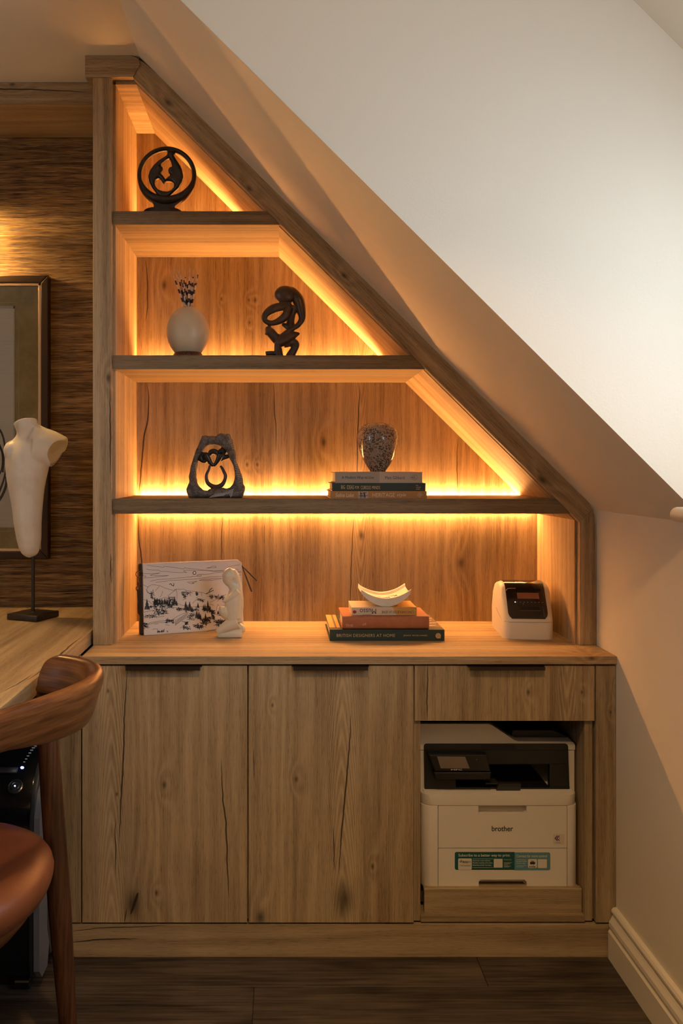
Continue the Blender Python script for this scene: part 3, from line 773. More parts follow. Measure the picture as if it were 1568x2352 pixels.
# ------------------------------------------------------------------ ostrich egg vase with quills
YE_ = 2.335
ex, ez = X(431.5, YE_), Z(762, YE_)
egg = thing('egg_vase', 'cream ostrich egg vase on a dark ring stand, holding striped quills', 'vase', (ex, YE_, z2))
M_EGG = (lambda g: (g.bump(g.voro(g.obj()[0], 900), .05, .0005), g.fin(g.mix(g.noise(g.obj()[0], 30, 2), (.60, .49, .33), (.68, .57, .40)), .36, 0, .5), g.b.inputs.__getitem__('Subsurface Weight').__setattr__('default_value', .25), setattr(g.b.inputs['Subsurface Scale'], 'default_value', .01), g.m)[-1])(G('eggshell'))
rr = 48.6*YE_/F; top = Z(705, YE_)-ez; bot = ez-(z2+.006)
pf = []
for k in range(33):
    t = -math.pi/2+math.pi*k/32
    z_ = math.sin(t)*(top if t > 0 else bot)*1.012; r_ = rr*math.cos(t)**.94
    if z_ > top-.0012: break
    pf.append((max(r_, .001), ez+z_))
pf += [(.012, ez+top-.0008), (.0105, ez+top-.001), (.0095, ez+top-.006), (.009, ez+top-.03)]
bm = NB(); lathe(bm, pf, (ex, YE_, 0), 56); link('eggshell', bm, M_EGG, egg, smooth=True)
bm = NB(); lathe(bm, [(.026, z2), (.0405, z2), (.0425, z2+.005), (.041, z2+.011), (.036, z2+.0185), (.033, z2+.0195), (.031, z2+.012), (.026, z2+.002)], (ex, YE_, 0), 48, caps=False)
g = G('carved_horn_ring'); v, _ = g.obj(); g.fin(g.ramp(g.voro(v, 170), [(.2, (.018, .006, .004)), (.5, (.11, .035, .02))]), .35, 0, .5); link('ring_stand', bm, g.m, egg, smooth=True, label='dark carved ring stand')
g = G('quill_bands'); v, sp = g.obj()
oi = g.n('ShaderNodeObjectInfo').outputs['Random']
tt = g.add(g.mul(sp[2], 85), g.mul(oi, 7)); bnd = g.m_('GREATER_THAN', g.m_('SINE', g.mul(tt, 3.2)), .05)
tip = g.m_('GREATER_THAN', sp[2], g.add(.092, g.mul(oi, .03)))
bnd = g.mul(bnd, g.sub(1, g.mul(tip, .75)))
g.fin(g.mix(bnd, (.66, .50, .36), (.030, .010, .008)), .35, 0, .5); M_QUILL = g.m
def qz(zx, zy): return (370+zx/4.48, 600+zy/4.48)
tips = [((105, 85), (238, 440)), ((155, 30), (245, 430)), ((145, 92), (262, 450)), ((188, 85), (262, 430)), ((245, 82), (262, 440)), ((295, 62), (280, 440)), ((337, 72), (300, 440)), ((397, 52), (318, 440)),
        ((165, 255), (240, 450)), ((345, 210), (322, 450)), ((215, 200), (255, 445)), ((310, 150), (290, 450)), ((270, 190), (275, 450)), ((370, 150), (325, 450)), ((190, 310), (240, 455)), ((232, 150), (250, 452))]
ORD = ['first', 'second', 'third', 'fourth', 'fifth', 'sixth', 'seventh', 'eighth', 'ninth', 'tenth', 'eleventh', 'twelfth', 'thirteenth', 'fourteenth', 'fifteenth', 'sixteenth']
root = Vector((ex, YE_, ez+top-.028))
for i, (a_, b_) in enumerate(tips):
    ya = YE_+((i*7) % 5-2)*.007; yb = YE_+((i*3) % 5-2)*.0028
    pt = P(*qz(*a_), ya); pb = P(*qz(*b_), yb); pb = Vector((min(max(pb.x, ex-.0085), ex+.0085), yb, ez+top))
    d = (pb-pt).normalized(); pr = pb+d*.024
    pr.x = min(max(pr.x, ex-.006), ex+.006)
    bm = NB(); tube(bm, [pr, pb, pb.lerp(pt, .4), pb.lerp(pt, .8), pt], [.0016, .0026, .0026, .0018, .0004], 8)
    link('porcupine_quill', bm, M_QUILL, smooth=True, label='striped black and cream quill in the egg vase, its tip the %s from the left' % ORD[sorted(range(len(tips)), key=lambda j: tips[j][0][0]).index(i)], cat='quill', group='quills in the egg vase', base=(ex, YE_, ez+top-.03))

# ------------------------------------------------------------------ knotted sculpture, second shelf
YK = 2.325; k4 = YK/F/4.48
def KP(zx, zy, dy=0): p = P(370+zx/4.48, 600+zy/4.48, YK); return Vector((p.x, YK+dy, p.z))
bm = NB()
def kt(pts, rad, fl=1.0): tube(bm, smoothpath([KP(*p) for p in pts], 6), [r*k4 for r in rad], 16, flat=fl, up=(0, 1, 0))
hd_ = KP(1275, 350, -.006); ball(bm, hd_, (112*k4, .017, 95*k4), 24)
kt([(1290, 300, 0), (1350, 320, .002), (1410, 400, .004), (1440, 500, .005), (1450, 590, .004), (1415, 650, .002), (1360, 690, 0), (1290, 735, -.004), (1230, 790, -.006), (1200, 850, -.006), (1200, 940, -.004)], [40, 54, 62, 50, 36, 30, 26, 26, 30, 34, 40], 1.2)
kt([(1330, 440, 0), (1250, 470, -.006), (1150, 500, -.012), (1075, 560, -.014), (1070, 620, -.013), (1140, 645, -.011), (1230, 610, -.008), (1290, 550, -.005), (1320, 480, -.002)], [38, 44, 50, 36, 28, 28, 40, 44, 36], 1.0)
kt([(1360, 450, .006), (1345, 540, .008), (1330, 620, .008), (1340, 700, .004)], [50, 40, 44, 46], 1.0)
kt([(1245, 640, .008), (1290, 665, .006), (1330, 690, .004)], [16, 30, 36], 1.0)
kt([(1095, 672, -.006), (1115, 720, -.004), (1165, 780, -.002), (1200, 830, 0)], [22, 50, 52, 44], 1.0)
kt([(1070, 740, -.004), (1180, 770, -.002), (1250, 790, 0)], [20, 30, 30], .9)
kt([(1200, 850, -.004), (1290, 800, -.002), (1370, 760, 0), (1425, 742, .002)], [50, 56, 38, 10], 1.1)
kt([(1260, 850, 0), (1340, 830, .004), (1385, 850, .004), (1370, 900, .004), (1330, 970, .004), (1310, 1010, .004)], [44, 46, 38, 40, 46, 50], 1.0)
kt([(1205, 900, -.004), (1210, 960, -.004), (1215, 1010, -.002)], [40, 44, 48], 1.1)
kt([(1075, 960, -.012), (1140, 950, -.010), (1210, 960, -.006)], [26, 22, 24], 1.2)
zb9 = (Z(600+0/4.48, YK)-z2)/k4
c9 = KP(1190, 1000)
box(bm, KP(1055, 0).x, KP(1360, 0).x, YK-.022, YK+.020, z2+.0005, KP(0, 1000).z, .004)
link('knotted_sculpture', remesh(bm, .0013, 5, .5), M_SOAP2, smooth=True, label='brown stone sculpture of a knotted bending figure beside the egg vase', cat='sculpture')

# ------------------------------------------------------------------ stone arch, third shelf
YA = 2.338
def A(zx, zy): p = P(420+zx/9.8, 980+zy/9.8, YA); return (p.x, p.z)
outer = [(140, 1612), (90, 1480), (85, 1400), (120, 1310), (150, 1240), (135, 1110), (165, 1000), (185, 880), (225, 760), (260, 640), (290, 540), (345, 440), (370, 360), (410, 280), (440, 210), (520, 200), (600, 215), (690, 208), (745, 220), (790, 170), (850, 155), (920, 158), (960, 172), (1010, 158), (1050, 175), (1080, 240), (1115, 310), (1130, 400), (1150, 500), (1180, 560), (1190, 650), (1195, 760), (1240, 880), (1285, 990), (1320, 1090), (1350, 1180), (1355, 1290), (1395, 1350), (1390, 1440), (1365, 1540), (1340, 1612)]
hole = [(330, 820), (345, 690), (400, 590), (475, 520), (540, 445), (620, 415), (710, 408), (800, 420), (880, 450), (950, 520), (1005, 590), (1045, 700), (1095, 790), (1140, 900), (1165, 1030), (1165, 1180), (1130, 1290), (1060, 1370), (960, 1400), (880, 1370), (720, 1420), (600, 1400), (560, 1440), (460, 1430), (370, 1370), (320, 1270), (300, 1120), (302, 980)]
oo = [A(*p) for p in outer]; oo[0] = (oo[0][0], z3+.0004); oo[-1] = (oo[-1][0], z3+.0004)
arch = thing('arch_sculpture', 'rough grey stone arch framing a carved winged figure, left on the third shelf', 'sculpture', (A(740, 0)[0], YA, z3))
me = carve([oo, [A(*p) for p in hole]], YA, .024, .010, .0018, 3, rough=.0022)
link('arch_block', me, M_ROUGH, arch, smooth=True)
kA = YA/F/9.8
bm = NB()
def at_(pts, rad, fl=1.1, b=None): tube(b or bm, smoothpath([(A(p[0], p[1])[0], YA+(p[2] if len(p) > 2 else 0), A(p[0], p[1])[1]) for p in pts], 6), [r*kA for r in rad], 12, flat=fl, up=(0, 1, 0))
at_([(610, 870, 0), (590, 960, 0), (530, 1090, 0), (545, 1240, 0), (640, 1330, 0), (745, 1365, 0), (860, 1320, 0), (935, 1220, 0), (955, 1100, 0), (900, 980, 0), (840, 880, 0)], [32, 34, 40, 46, 54, 62, 54, 42, 40, 38, 28], 1.5)
at_([(740, 1440, 0), (740, 1370, 0)], [150, 90], .8)
link('lower_figure', remesh(bm, .0013, 4, .5), M_SOAP2, arch, smooth=True)
bm = NB()
at_([(340, 640, .004), (390, 700, .004), (450, 770, .002), (520, 760, 0), (560, 700, 0)], [60, 90, 55, 44, 50], 1.0)
at_([(380, 600, .004), (460, 620, .002), (540, 610, 0), (590, 660, 0)], [70, 46, 34, 36], 1.0)
at_([(930, 480, .004), (900, 560, .002), (850, 540, 0), (800, 590, 0)], [80, 80, 50, 40], 1.0)
at_([(1040, 660, .004), (960, 690, .002), (890, 720, 0), (850, 760, 0)], [50, 50, 42, 30], 1.0)
at_([(900, 600, .002), (890, 700, .002)], [60, 50], 1.0)
at_([(610, 640, -.004), (630, 580, -.006), (700, 555, -.006), (760, 590, -.006), (780, 640, -.004)], [40, 60, 64, 60, 40], 1.1)
at_([(520, 640, -.010), (570, 720, -.010), (630, 820, -.008), (690, 885, -.006)], [74, 66, 48, 30], .9)
at_([(845, 620, -.010), (810, 720, -.010), (750, 820, -.008), (695, 885, -.006)], [74, 62, 44, 30], .9)
link('winged_figure', remesh(bm, .0012, 3, .5), M_SOAP, arch, smooth=True)
bm = NB(); pale = plain('chisel_scratch', (.42, .38, .33), .8)
def bar(p, q, w=.0011): # chisel marks
    a0, b0 = A(*p), A(*q); tube(bm, [(a0[0], YA-.0245, a0[1]), (b0[0], YA-.0245, b0[1])], w, 5)
for k in range(13): bar((1160+k*8-(k % 3)*6, 760+k*40), (1215+k*10, 752+k*40), .0009) if k < 13 else None
for k in range(7): bar((620+k*45, 1590-k*6), (760+k*62, 1500-k*8), .0011)
for k in range(7): bar((1020+k*10, 1450+k*22), (1150-k*4, 1400+k*22), .0010)
for k in range(5): bar((1040+k*20, 340+k*40), (1075+k*18, 328+k*40), .0008)
link('chisel_marks', bm, pale, arch, kind='stuff')

# ------------------------------------------------------------------ books
def book_(name_label, x0, x1, y0, dep, za, zb2, cover, parts=(), pages=(.62, .54, .40), yaw=0, round_spine=0, hard=.0025, over=.004, spine_cover=None, group=None):
    t = thing('book', name_label, 'book', ((x0+x1)/2, y0+dep/2, za), group)
    M = Matrix.Translation((x0, y0, 0))@Matrix.Rotation(R(yaw), 4, 'Z')@Matrix.Translation((-x0, -y0, 0)) if yaw else Matrix()
    bm = NB()
    if round_spine:
        n = 9; out = [(y0+dep, za), (y0+dep, za+hard), (y0+round_spine+.004, za+hard)]
        out = []
        for k in range(n+1):
            t_ = math.pi*k/n; out.append((y0+round_spine*(1-math.sin(t_)), (za+zb2)/2-math.cos(t_)*(zb2-za)/2))
        pts = [(y0+dep, za)]+out+[(y0+dep, zb2), (y0+dep, zb2-hard), (y0+round_spine+.003, zb2-hard), (y0+round_spine+.003, za+hard), (y0+dep, za+hard)]
    else:
        pts = [(y0+dep, za), (y0, za), (y0, zb2), (y0+dep, zb2), (y0+dep, zb2-hard), (y0+hard, zb2-hard), (y0+hard, za+hard), (y0+dep, za+hard)]
    prism(bm, pts, x0, x1, axis='x', bev=.0004, seg=1, M=M); link('cover', bm, cover, t)
    bm = NB(); box(bm, x0+over, x1-over, y0+max(hard, round_spine)+.001, y0+dep-over, za+hard+.0001, zb2-hard-.0001, M=M)
    link('pages', bm, plain('book_pages_%s' % str(pages), pages, .85, bump=.3, bscale=900), t)
    for (s, px_0, px_1, py_0, py_1, m, kw) in parts:
        sc = y0
        text(s, m, t, X(px_0, y0), X(px_1, y0), Z(py_1, y0), Z(py_0, y0), y0-.0002, M=M, **kw)
    return t, M
gold = plain('gold_foil_lettering', (.62, .46, .22), .4, .3); blackink = plain('black_ink', (.014, .010, .012), .6); purpink = plain('plum_ink', (.05, .016, .04), .6)
whitei = plain('pale_ink', (.72, .62, .48), .6); redink = plain('red_ink', (.35, .03, .02), .6)
# third shelf stack
YB3 = 2.269
def bz(py): return Z(py, YB3)
zA = z3; zB = bz(1128); zC = bz(1109.3); zD_ = bz(1084)
ochre = plain('ochre_cover', (.42, .205, .055), .5, var=.06); green = plain('dark_green_cover', (.018, .035, .028), .5); grey = plain('warm_grey_cover', (.36, .31, .25), .55, var=.04); grey2 = plain('beige_cover', (.47, .39, .31), .55, var=.04)
b1, _ = book_('ochre hardback lying flat at the bottom of the shelf stack under the speckled stone vase', X(758.5, YB3), X(980, YB3), YB3, .20, zA, zB-.0002, ochre,
   [('Selina Lake', 770, 812, 1132.5, 1141.5, whitei, dict(shear=.25)), ('HERITAGE', 855, 906.5, 1132.5, 1141.5, whitei, {}), ('style', 911, 932, 1132.5, 1142.5, whitei, dict(shear=.25))])
bm = NB(); box(bm, X(822, YB3), X(845, YB3), YB3-.0003, YB3, Z(1144.5, YB3), Z(1129.2, YB3)); link('spine_photo', bm, plain('spine_photo', (.42, .36, .31), .6, var=.3, vscale=220), b1)
bm = NB()
for q in (([(828, 1130), (829, 1143)], .0022), ([(836, 1131), (838, 1143)], .003), ([(824, 1139), (844, 1138)], .0012), ([(827, 1134), (842, 1131)], .0014), ([(832, 1136), (834, 1143)], .0014)): stroke(bm, [Q(a_, b_, YB3) for a_, b_ in q[0]], q[1], YB3-.0005)
link('spine_drawing', bm, blackink, b1)
bm = NB()
def ringmark(bm, cx_, cy_, rx, ry, Y, w, n=20, rot=0): stroke(bm, [Q(cx_+rx*math.cos(2*math.pi*k/n+rot), cy_+ry*math.sin(2*math.pi*k/n+rot), Y) for k in range(n+1)], w, Y-.0004, 1)
ringmark(bm, 963.5, 1136.7, 6.5, 6, YB3, .0006, 4); ringmark(bm, 963.5, 1136.7, 2.6, 2.6, YB3, .0009, 4); link('emblem', bm, whitei, b1)
book_('dark green hardback with gold hand lettering, middle of the stack under the speckled vase', X(762.5, YB3+.002), X(977, YB3+.002), YB3+.002, .19, zB, zC-.0002, green,
   [('BIG', 783, 792, 1114.5, 1123, gold, {}), ('IDEAS', 796.5, 812.5, 1114.5, 1123.5, gold, {}), ('FOR', 815, 824.5, 1116, 1123, gold, {}), ('CURIOUS', 828, 851, 1115.5, 1124, gold, {}), ('MINDS', 854, 872.5, 1116, 1123.5, gold, {}), ('the\nschool\nof life', 955, 965.5, 1113, 1125, gold, {})])
bk3, _ = book_('grey and beige hardback directly beneath the speckled stone vase, top of its stack', X(769.5, YB3+.001), X(969.5, YB3+.001), YB3+.001, .19, zC, zD_, grey,
   [('A Modern Way to Live', 784.5, 858.5, 1093.5, 1101.5, blackink, {}), ('Matt Gibberd', 884, 928.5, 1093.8, 1100.6, purpink, {})])
bm = NB(); box(bm, X(871, YB3), X(969.5, YB3+.001)-.0002, YB3+.0007, YB3+.0012, zC+.0003, zD_-.0003); link('spine_band', bm, grey2, bk3)
bm = NB(); 
stroke(bm, [Q(a_, b_, YB3) for a_, b_ in [(942.5, 1097), (947, 1093), (953, 1091), (957, 1093), (958.5, 1097), (956.5, 1101), (952, 1103), (947, 1101), (942.5, 1097)]], .0005, YB3+.0003)
stroke(bm, [Q(a_, b_, YB3) for a_, b_ in [(945, 1097), (949, 1096), (953, 1094.5)]], .0009, YB3+.0003); stroke(bm, [Q(a_, b_, YB3) for a_, b_ in [(945, 1097.5), (950, 1098.5), (955, 1099)]], .0007, YB3+.0003)
stroke(bm, [Q(a_, b_, YB3) for a_, b_ in [(952.5, 1095), (952, 1098)]], .0006, YB3+.0003)
link('emblem', bm, purpink, bk3)
# speckled vase
g = G('speckled_stone'); v, _ = g.obj()
sp1 = g.m_('SUBTRACT', 1, g.mul(g.voro(g.comb(g.add(_[0], g.mul(g.noise(v, 60, 2), .012)), _[1], _[2]), 215), 1.75), clamp=True)
cl = g.m_('MULTIPLY', g.sub(g.noise(v, 22, 3, .6), .33), 5, clamp=True)
fine_ = g.m_('MULTIPLY', g.sub(g.noise(v, 170, 3, .6), .53), 8, clamp=True)
cb = g.mix(g.noise(v, 16, 3), (.30, .22, .17), (.48, .38, .30))
msk = g.m_('MULTIPLY', g.mul(g.m_('POWER', sp1, .8), cl), 1.9, clamp=True); msk = g.m_('MAXIMUM', msk, g.mul(g.mul(fine_, cl), .85))
c = g.mix(msk, cb, (.035, .026, .022)); pk = g.m_('MULTIPLY', g.sub(g.noise(v, 45, 2), .66), 8, clamp=True); c = g.mix(g.mul(pk, .7), c, (.26, .11, .075))
g.fin(c, .16, 0, .5); g.b.inputs['Coat Weight'].default_value = .3
YV = 2.335; kv = YV/F; vx = X(867.5, YV)
pv = [(0.001, 1083.3), (17.5, 1083.3), (18.5, 1081), (19.5, 1079), (26, 1070), (33, 1058), (39, 1045), (43.5, 1030), (46.3, 1015), (47, 1002), (44.5, 990), (38, 980), (28, 974), (18, 972), (12, 972), (10.5, 973.5), (10, 977), (9.5, 990)]
bm = NB(); z0v = bk3 and zD_
lathe(bm, [(r_*kv, max(Z(y_, YV), zD_+.0003) if y_ > 1082 else Z(y_, YV)) for r_, y_ in pv], (vx, YV, 0), 56)
link('stone_vase', bm, g.m, smooth=True, angle=50, label='round polished stone vase speckled black on cream, standing on the three books', cat='vase')

# worktop stack
Yb = 2.291
zb0 = ZT+.0003; zb1 = Z(1446.3, Yb); 
gr2 = plain('deep_teal_cover', (.016, .038, .034), .5)
bb, _ = book_('large dark teal hardback at the bottom of the worktop stack with gold capitals', X(757, Yb), X(1020.5, Yb), Yb, .235, zb0, zb1, gr2,
   [('BRITISH DESIGNERS AT HOME', 773, 907, 1456, 1463, gold, dict(spacing=1.12)), ('JENNY ROSE-INNES', 926, 981, 1457.8, 1462.3, gold, dict(spacing=1.1))], pages=(.60, .50, .36))
bm = NB(); c0 = Q(1006, 1460.3, Yb); 
vs = [bm.verts.new((c0[0]+6.2/F*Yb*math.cos(2*math.pi*k/24), Yb-.0003, c0[1]+6.2/F*Yb*math.sin(2*math.pi*k/24))) for k in range(24)]; bm.faces.new(vs)
bm.faces.new([bm.verts.new((*Q(a_, b_, Yb)[:1], Yb-.0003, Q(a_, b_, Yb)[1])) for a_, b_ in ((1008, 1466), (1011.5, 1466.3), (1011.5, 1462))]); link('emblem', bm, gold, bb)
bm = NB(); ringmark(bm, 1005.5, 1459.5, 2.4, 2.8, Yb-.0002, .0006, 5); link('emblem_figure', bm, gr2, bb)
# printed jacket on the big book's top face
jk = plain('jacket_yellow', (.50, .30, .10), .5, var=.2, vscale=14); jk2 = plain('jacket_brown', (.14, .085, .05), .5, var=.35, vscale=30); jk3 = plain('jacket_pale', (.55, .48, .38), .5, var=.25, vscale=60)
bm = NB(); box(bm, X(757, Yb)+.001, X(757, Yb)+.016, Yb+.03, Yb+.234, zb1, zb1+.0003); box(bm, X(757, Yb)+.021, X(757, Yb)+.03, Yb+.03, Yb+.234, zb1, zb1+.0003); islands('jacket_photo', bm, jk, bb)
bm = NB(); box(bm, X(757, Yb)+.016, X(757, Yb)+.021, Yb+.03, Yb+.234, zb1, zb1+.0003); box(bm, .39, X(1020.5, Yb)-.001, Yb+.03, Yb+.234, zb1, zb1+.0003); islands('jacket_photo', bm, jk2, bb)
bm = NB(); random.seed(3)
for k in range(5):
    q = Yb+.05+k*.038; x_ = .395+(k % 2)*.008
    prism(bm, [(x_, q), (x_+.025, q+.006), (x_+.032, q+.014), (x_+.012, q+.017)], zb1+.0003, zb1+.0006, axis='z')
link('jacket_motif', bm, jk3, bb, kind='stuff')
zt1 = Z(1415.8, Yb+.006)
terra = (lambda g: (g.fin(g.mix(g.m_('MULTIPLY', g.sub(g.noise(g.obj()[0], 30, 4, .7), .35), 2, clamp=True), (.33, .115, .05), (.42, .17, .085)), .6, 0, .4), g)[0])(G('terracotta_cloth'))
bt, _ = book_('faded terracotta clothbound book with rounded spine, middle of the worktop stack', X(786, Yb+.004), X(985.5, Yb+.004), Yb+.004, .150, zb1+.0007, zt1, terra,
   [('THE', 794, 811, 1434, 1439.5, plain('worn_silver', (.55, .40, .33), .5), {}), ('of', 832, 841, 1431, 1436, plain('worn_silver', (.55, .40, .33), .5), {})], round_spine=.006, yaw=0)
zt2 = Z(1395.2, 2.316)
wh = plain('ivory_cover', (.62, .53, .40), .5, var=.04); ye = plain('amber_cover', (.58, .32, .075), .5, var=.1)
bmn, MM = book_('small cream and amber paperback lying upside down beneath the curved dish', X(807.5, 2.316), X(956.5, 2.316), 2.316, .118, zt1+.0003, zt2, wh,
   [('Musso', 826, 863.5, 1398, 1410, purpink, dict(flip=True)), ('GUILLAUME', 833, 853, 1411, 1414, purpink, dict(flip=True)), ("L'INCONNUE DE LA SEINE", 876, 949, 1403, 1409, purpink, dict(flip=True))], hard=.0006, over=.0008)
bm = NB(); yy = 2.316; zz0 = zt1+.0006; zz1 = zt2-.0003
prism(bm, [(X(910, yy), zz0), (X(956.5, yy)-.0002, zz0), (X(956.5, yy)-.0002, zz1), (X(902, yy), zz1)], yy-.00015, yy+.0005)
prism(bm, [(X(902, yy), yy), (X(956.5, yy)-.0002, yy), (X(956.5, yy)-.0002, yy+.1175), (X(885, yy), yy+.1175)], zt2-.0003, zt2+.0002, axis='z'); link('spine_band', bm, ye, bmn)
bm = NB(); c0 = Q(814, 1405.5, yy); bm.faces.new([bm.verts.new((c0[0]+4.3/F*yy*math.cos(2*math.pi*k/24), yy-.0003, c0[1]+3.7/F*yy*math.sin(2*math.pi*k/24))) for k in range(24)]); link('emblem', bm, redink, bmn)
bm = NB()
for k in range(9):
    q = [(X(822, yy)+random.uniform(0, .05), yy+random.uniform(.01, .1)) for _i in range(3)]
    pts = smoothpath([(q[0][0], q[0][1], 0), (q[0][0]+.012, q[0][1]+random.uniform(-.006, .006), 0), (q[0][0]+.024, q[0][1]+.004, 0)], 4)
    for p_, r_ in zip(pts, pts[1:]): bm.faces.new([bm.verts.new((p_.x, p_.y-.0006, zt2+.00025)), bm.verts.new((r_.x, r_.y-.0006, zt2+.00025)), bm.verts.new((r_.x, r_.y+.0006, zt2+.00025)), bm.verts.new((p_.x, p_.y+.0006, zt2+.00025))])
link('cover_drawing', bm, plain('tan_ink', (.28, .16, .06), .6), bmn, kind='stuff')
# curved dish
dish = NB(); n = 18; xa, xb = .2170, .3535; zl = zt2+.0004
def dz(t): return zl+.0125+.0245*abs(2*t-1)**2.0
m = [(2.332, 0), (2.3355, -.001), (2.341, .0005), (2.345, .007), (2.37, .0105), (2.41, .0105), (2.443, .007), (2.449, 0), (2.455, -.001), (2.458, .002)]
grid = [[dish.verts.new((xa+(xb-xa)*k/n+(.004*(j/(len(m)-1)) if k == 0 else 0), y_, dz(k/n)+.0085-dr)) for k in range(n+1)] for j, (y_, dr) in enumerate(m)]
gbot = [[dish.verts.new((xa+.003+(xb-xa-.006)*k/n, y_, max(zl, dz(k/n)-.013+.009*abs(2*k/n-1)**3))) for k in range(n+1)] for (y_, dr) in m]
for j in range(len(m)-1):
    for k in range(n): dish.faces.new((grid[j][k], grid[j][k+1], grid[j+1][k+1], grid[j+1][k])); dish.faces.new((gbot[j][k], gbot[j+1][k], gbot[j+1][k+1], gbot[j][k+1]))
    for k in (0, n): dish.faces.new((grid[j][k], grid[j+1][k], gbot[j+1][k], gbot[j][k]))
for j in (0, len(m)-1):
    for k in range(n): dish.faces.new((grid[j][k], grid[j][k+1], gbot[j][k+1], gbot[j][k]))
g = G('white_stone_dish'); v, _ = g.obj(); nn = g.noise(v, 260, 2); g.bump(nn, .35, .001); g.fin(g.mix(nn, (.66, .61, .52), (.76, .71, .62)), .6, 0, .4)
dd = thing('curved_dish', 'white curved stone dish lying on the small cream paperback', 'dish', (.285, 2.38, zl))
link('dish_body', dish, g.m, dd, smooth=True, angle=35)
bm = NB(); random.seed(11)
for k in range(16):
    t = .40+.34*((k % 8)/7); y_ = 2.375+.03*(k//8)+random.uniform(0, .02); tube(bm, [(xa+(xb-xa)*t, y_, dz(t)-.0015), (xa+(xb-xa)*(t+.03), y_+.006, dz(t+.03)-.0005), (xa+(xb-xa)*(t+.05), y_-.002, dz(t+.05)-.0015)], .0014, 6)
link('carved_relief', bm, plain('carved_white', (.74, .68, .56), .6), dd, smooth=True, kind='stuff')

# ------------------------------------------------------------------ clutch bag with drawn landscape
BL = Vector((X(330.8, 2.363), 2.363, ZT+.0005)); BR = Vector((X(559.4, 2.468), 2.468, ZT+.0005))
e1 = (BR-BL); WBG = e1.length; e1.normalize(); nrm = Vector((e1.y, -e1.x, 0)); HB = .1975; lean = .018
e2 = (Vector((0, 0, 1))*HB-nrm*lean).normalized()
nB = e1.cross(e2).normalized()
if nB.y > 0: nB = -nB
MB_ = Matrix(((e1.x, -nB.x, e2.x, BL.x), (e1.y, -nB.y, e2.y, BL.y), (e1.z, -nB.z, e2.z, BL.z), (0, 0, 0, 1)))   # local x along, y back, z up
bag = thing('clutch_bag', 'flat clutch bag printed with a black mountain landscape drawing, leaning in the left corner', 'bag', tuple((BL+BR)/2+Vector((0, .01, 0))))
leather = plain('black_leather', (.020, .013, .011), .45, bump=.3, bscale=500); greyl = plain('pale_grey_leather', (.66, .64, .61), .55, var=.03, bump=.15, bscale=700)
W_ = WBG; H_ = .1965
bm = NB(); box(bm, -.009, W_-.004, .0045, .030, 0.001, H_+.001, .006, 3, M=MB_); link('bag_body', bm, leather, bag, smooth=True, angle=40)
bm = NB(); prism(bm, [(0, 0), (W_, 0), (W_, H_-.010), (W_-.012, H_), (0, H_)], 0, .0035, bev=.0007, M=MB_); link('front_panel', bm, greyl, bag)
tan = plain('tan_edge', (.50, .33, .20), .5)
bm = NB(); e_ = [(0, 0), (W_, 0), (W_, H_-.010), (W_-.012, H_), (0, H_), (0, 0)]
for p_, q_ in zip(e_, e_[1:]): tube(bm, [MB_@Vector((p_[0], .0036, p_[1])), MB_@Vector((q_[0], .0036, q_[1]))], .0008, 6)
# stitches
for p_, q_ in zip([(.003, .003), (W_-.003, .003), (W_-.003, H_-.012), (.003, H_-.003)], [(W_-.003, .003), (W_-.003, H_-.012), (W_-.014, H_-.003), (.003, .003)]):
    L = math.hypot(q_[0]-p_[0], q_[1]-p_[1]); n = int(L/.003)
for z_, xa_, xb_ in ((.003, .003, W_-.003), (H_-.0035, .003, W_-.015)):
    n = int((xb_-xa_)/.0028)
    for k in range(n): box(bm, xa_+k*.0028, xa_+k*.0028+.0016, -.0002, .0002, z_, z_+.0004, M=MB_)
link('piping', bm, tan, bag, label='tan piping and stitching', kind='stuff')
def bt_(x, y):
    s = (x-197)/(1320-197); ty = 178-48*s; by = 980-82*s; t = (by-y)/(by-ty); return (s*W_, t*H_)
bm = NB(); inkb = plain('black_print', (.010, .009, .010), .55)
def ln_(pts, w=2.2):
    q = [bt_(*p) for p in pts]; w = w*.00033
    for a_, b_ in zip(q, q[1:]):
        d = Vector((b_[0]-a_[0], 0, b_[1]-a_[1]))
        if d.length < 1e-7: continue
        m_ = Vector((-d.z, 0, d.x)).normalized()*w/2; e = d.normalized()*w*.3
        A_, B_ = Vector((a_[0], -.0002, a_[1]))-e, Vector((b_[0], -.0002, b_[1]))+e
        bm.faces.new([bm.verts.new(MB_@k) for k in (A_+m_, B_+m_, B_-m_, A_-m_)])
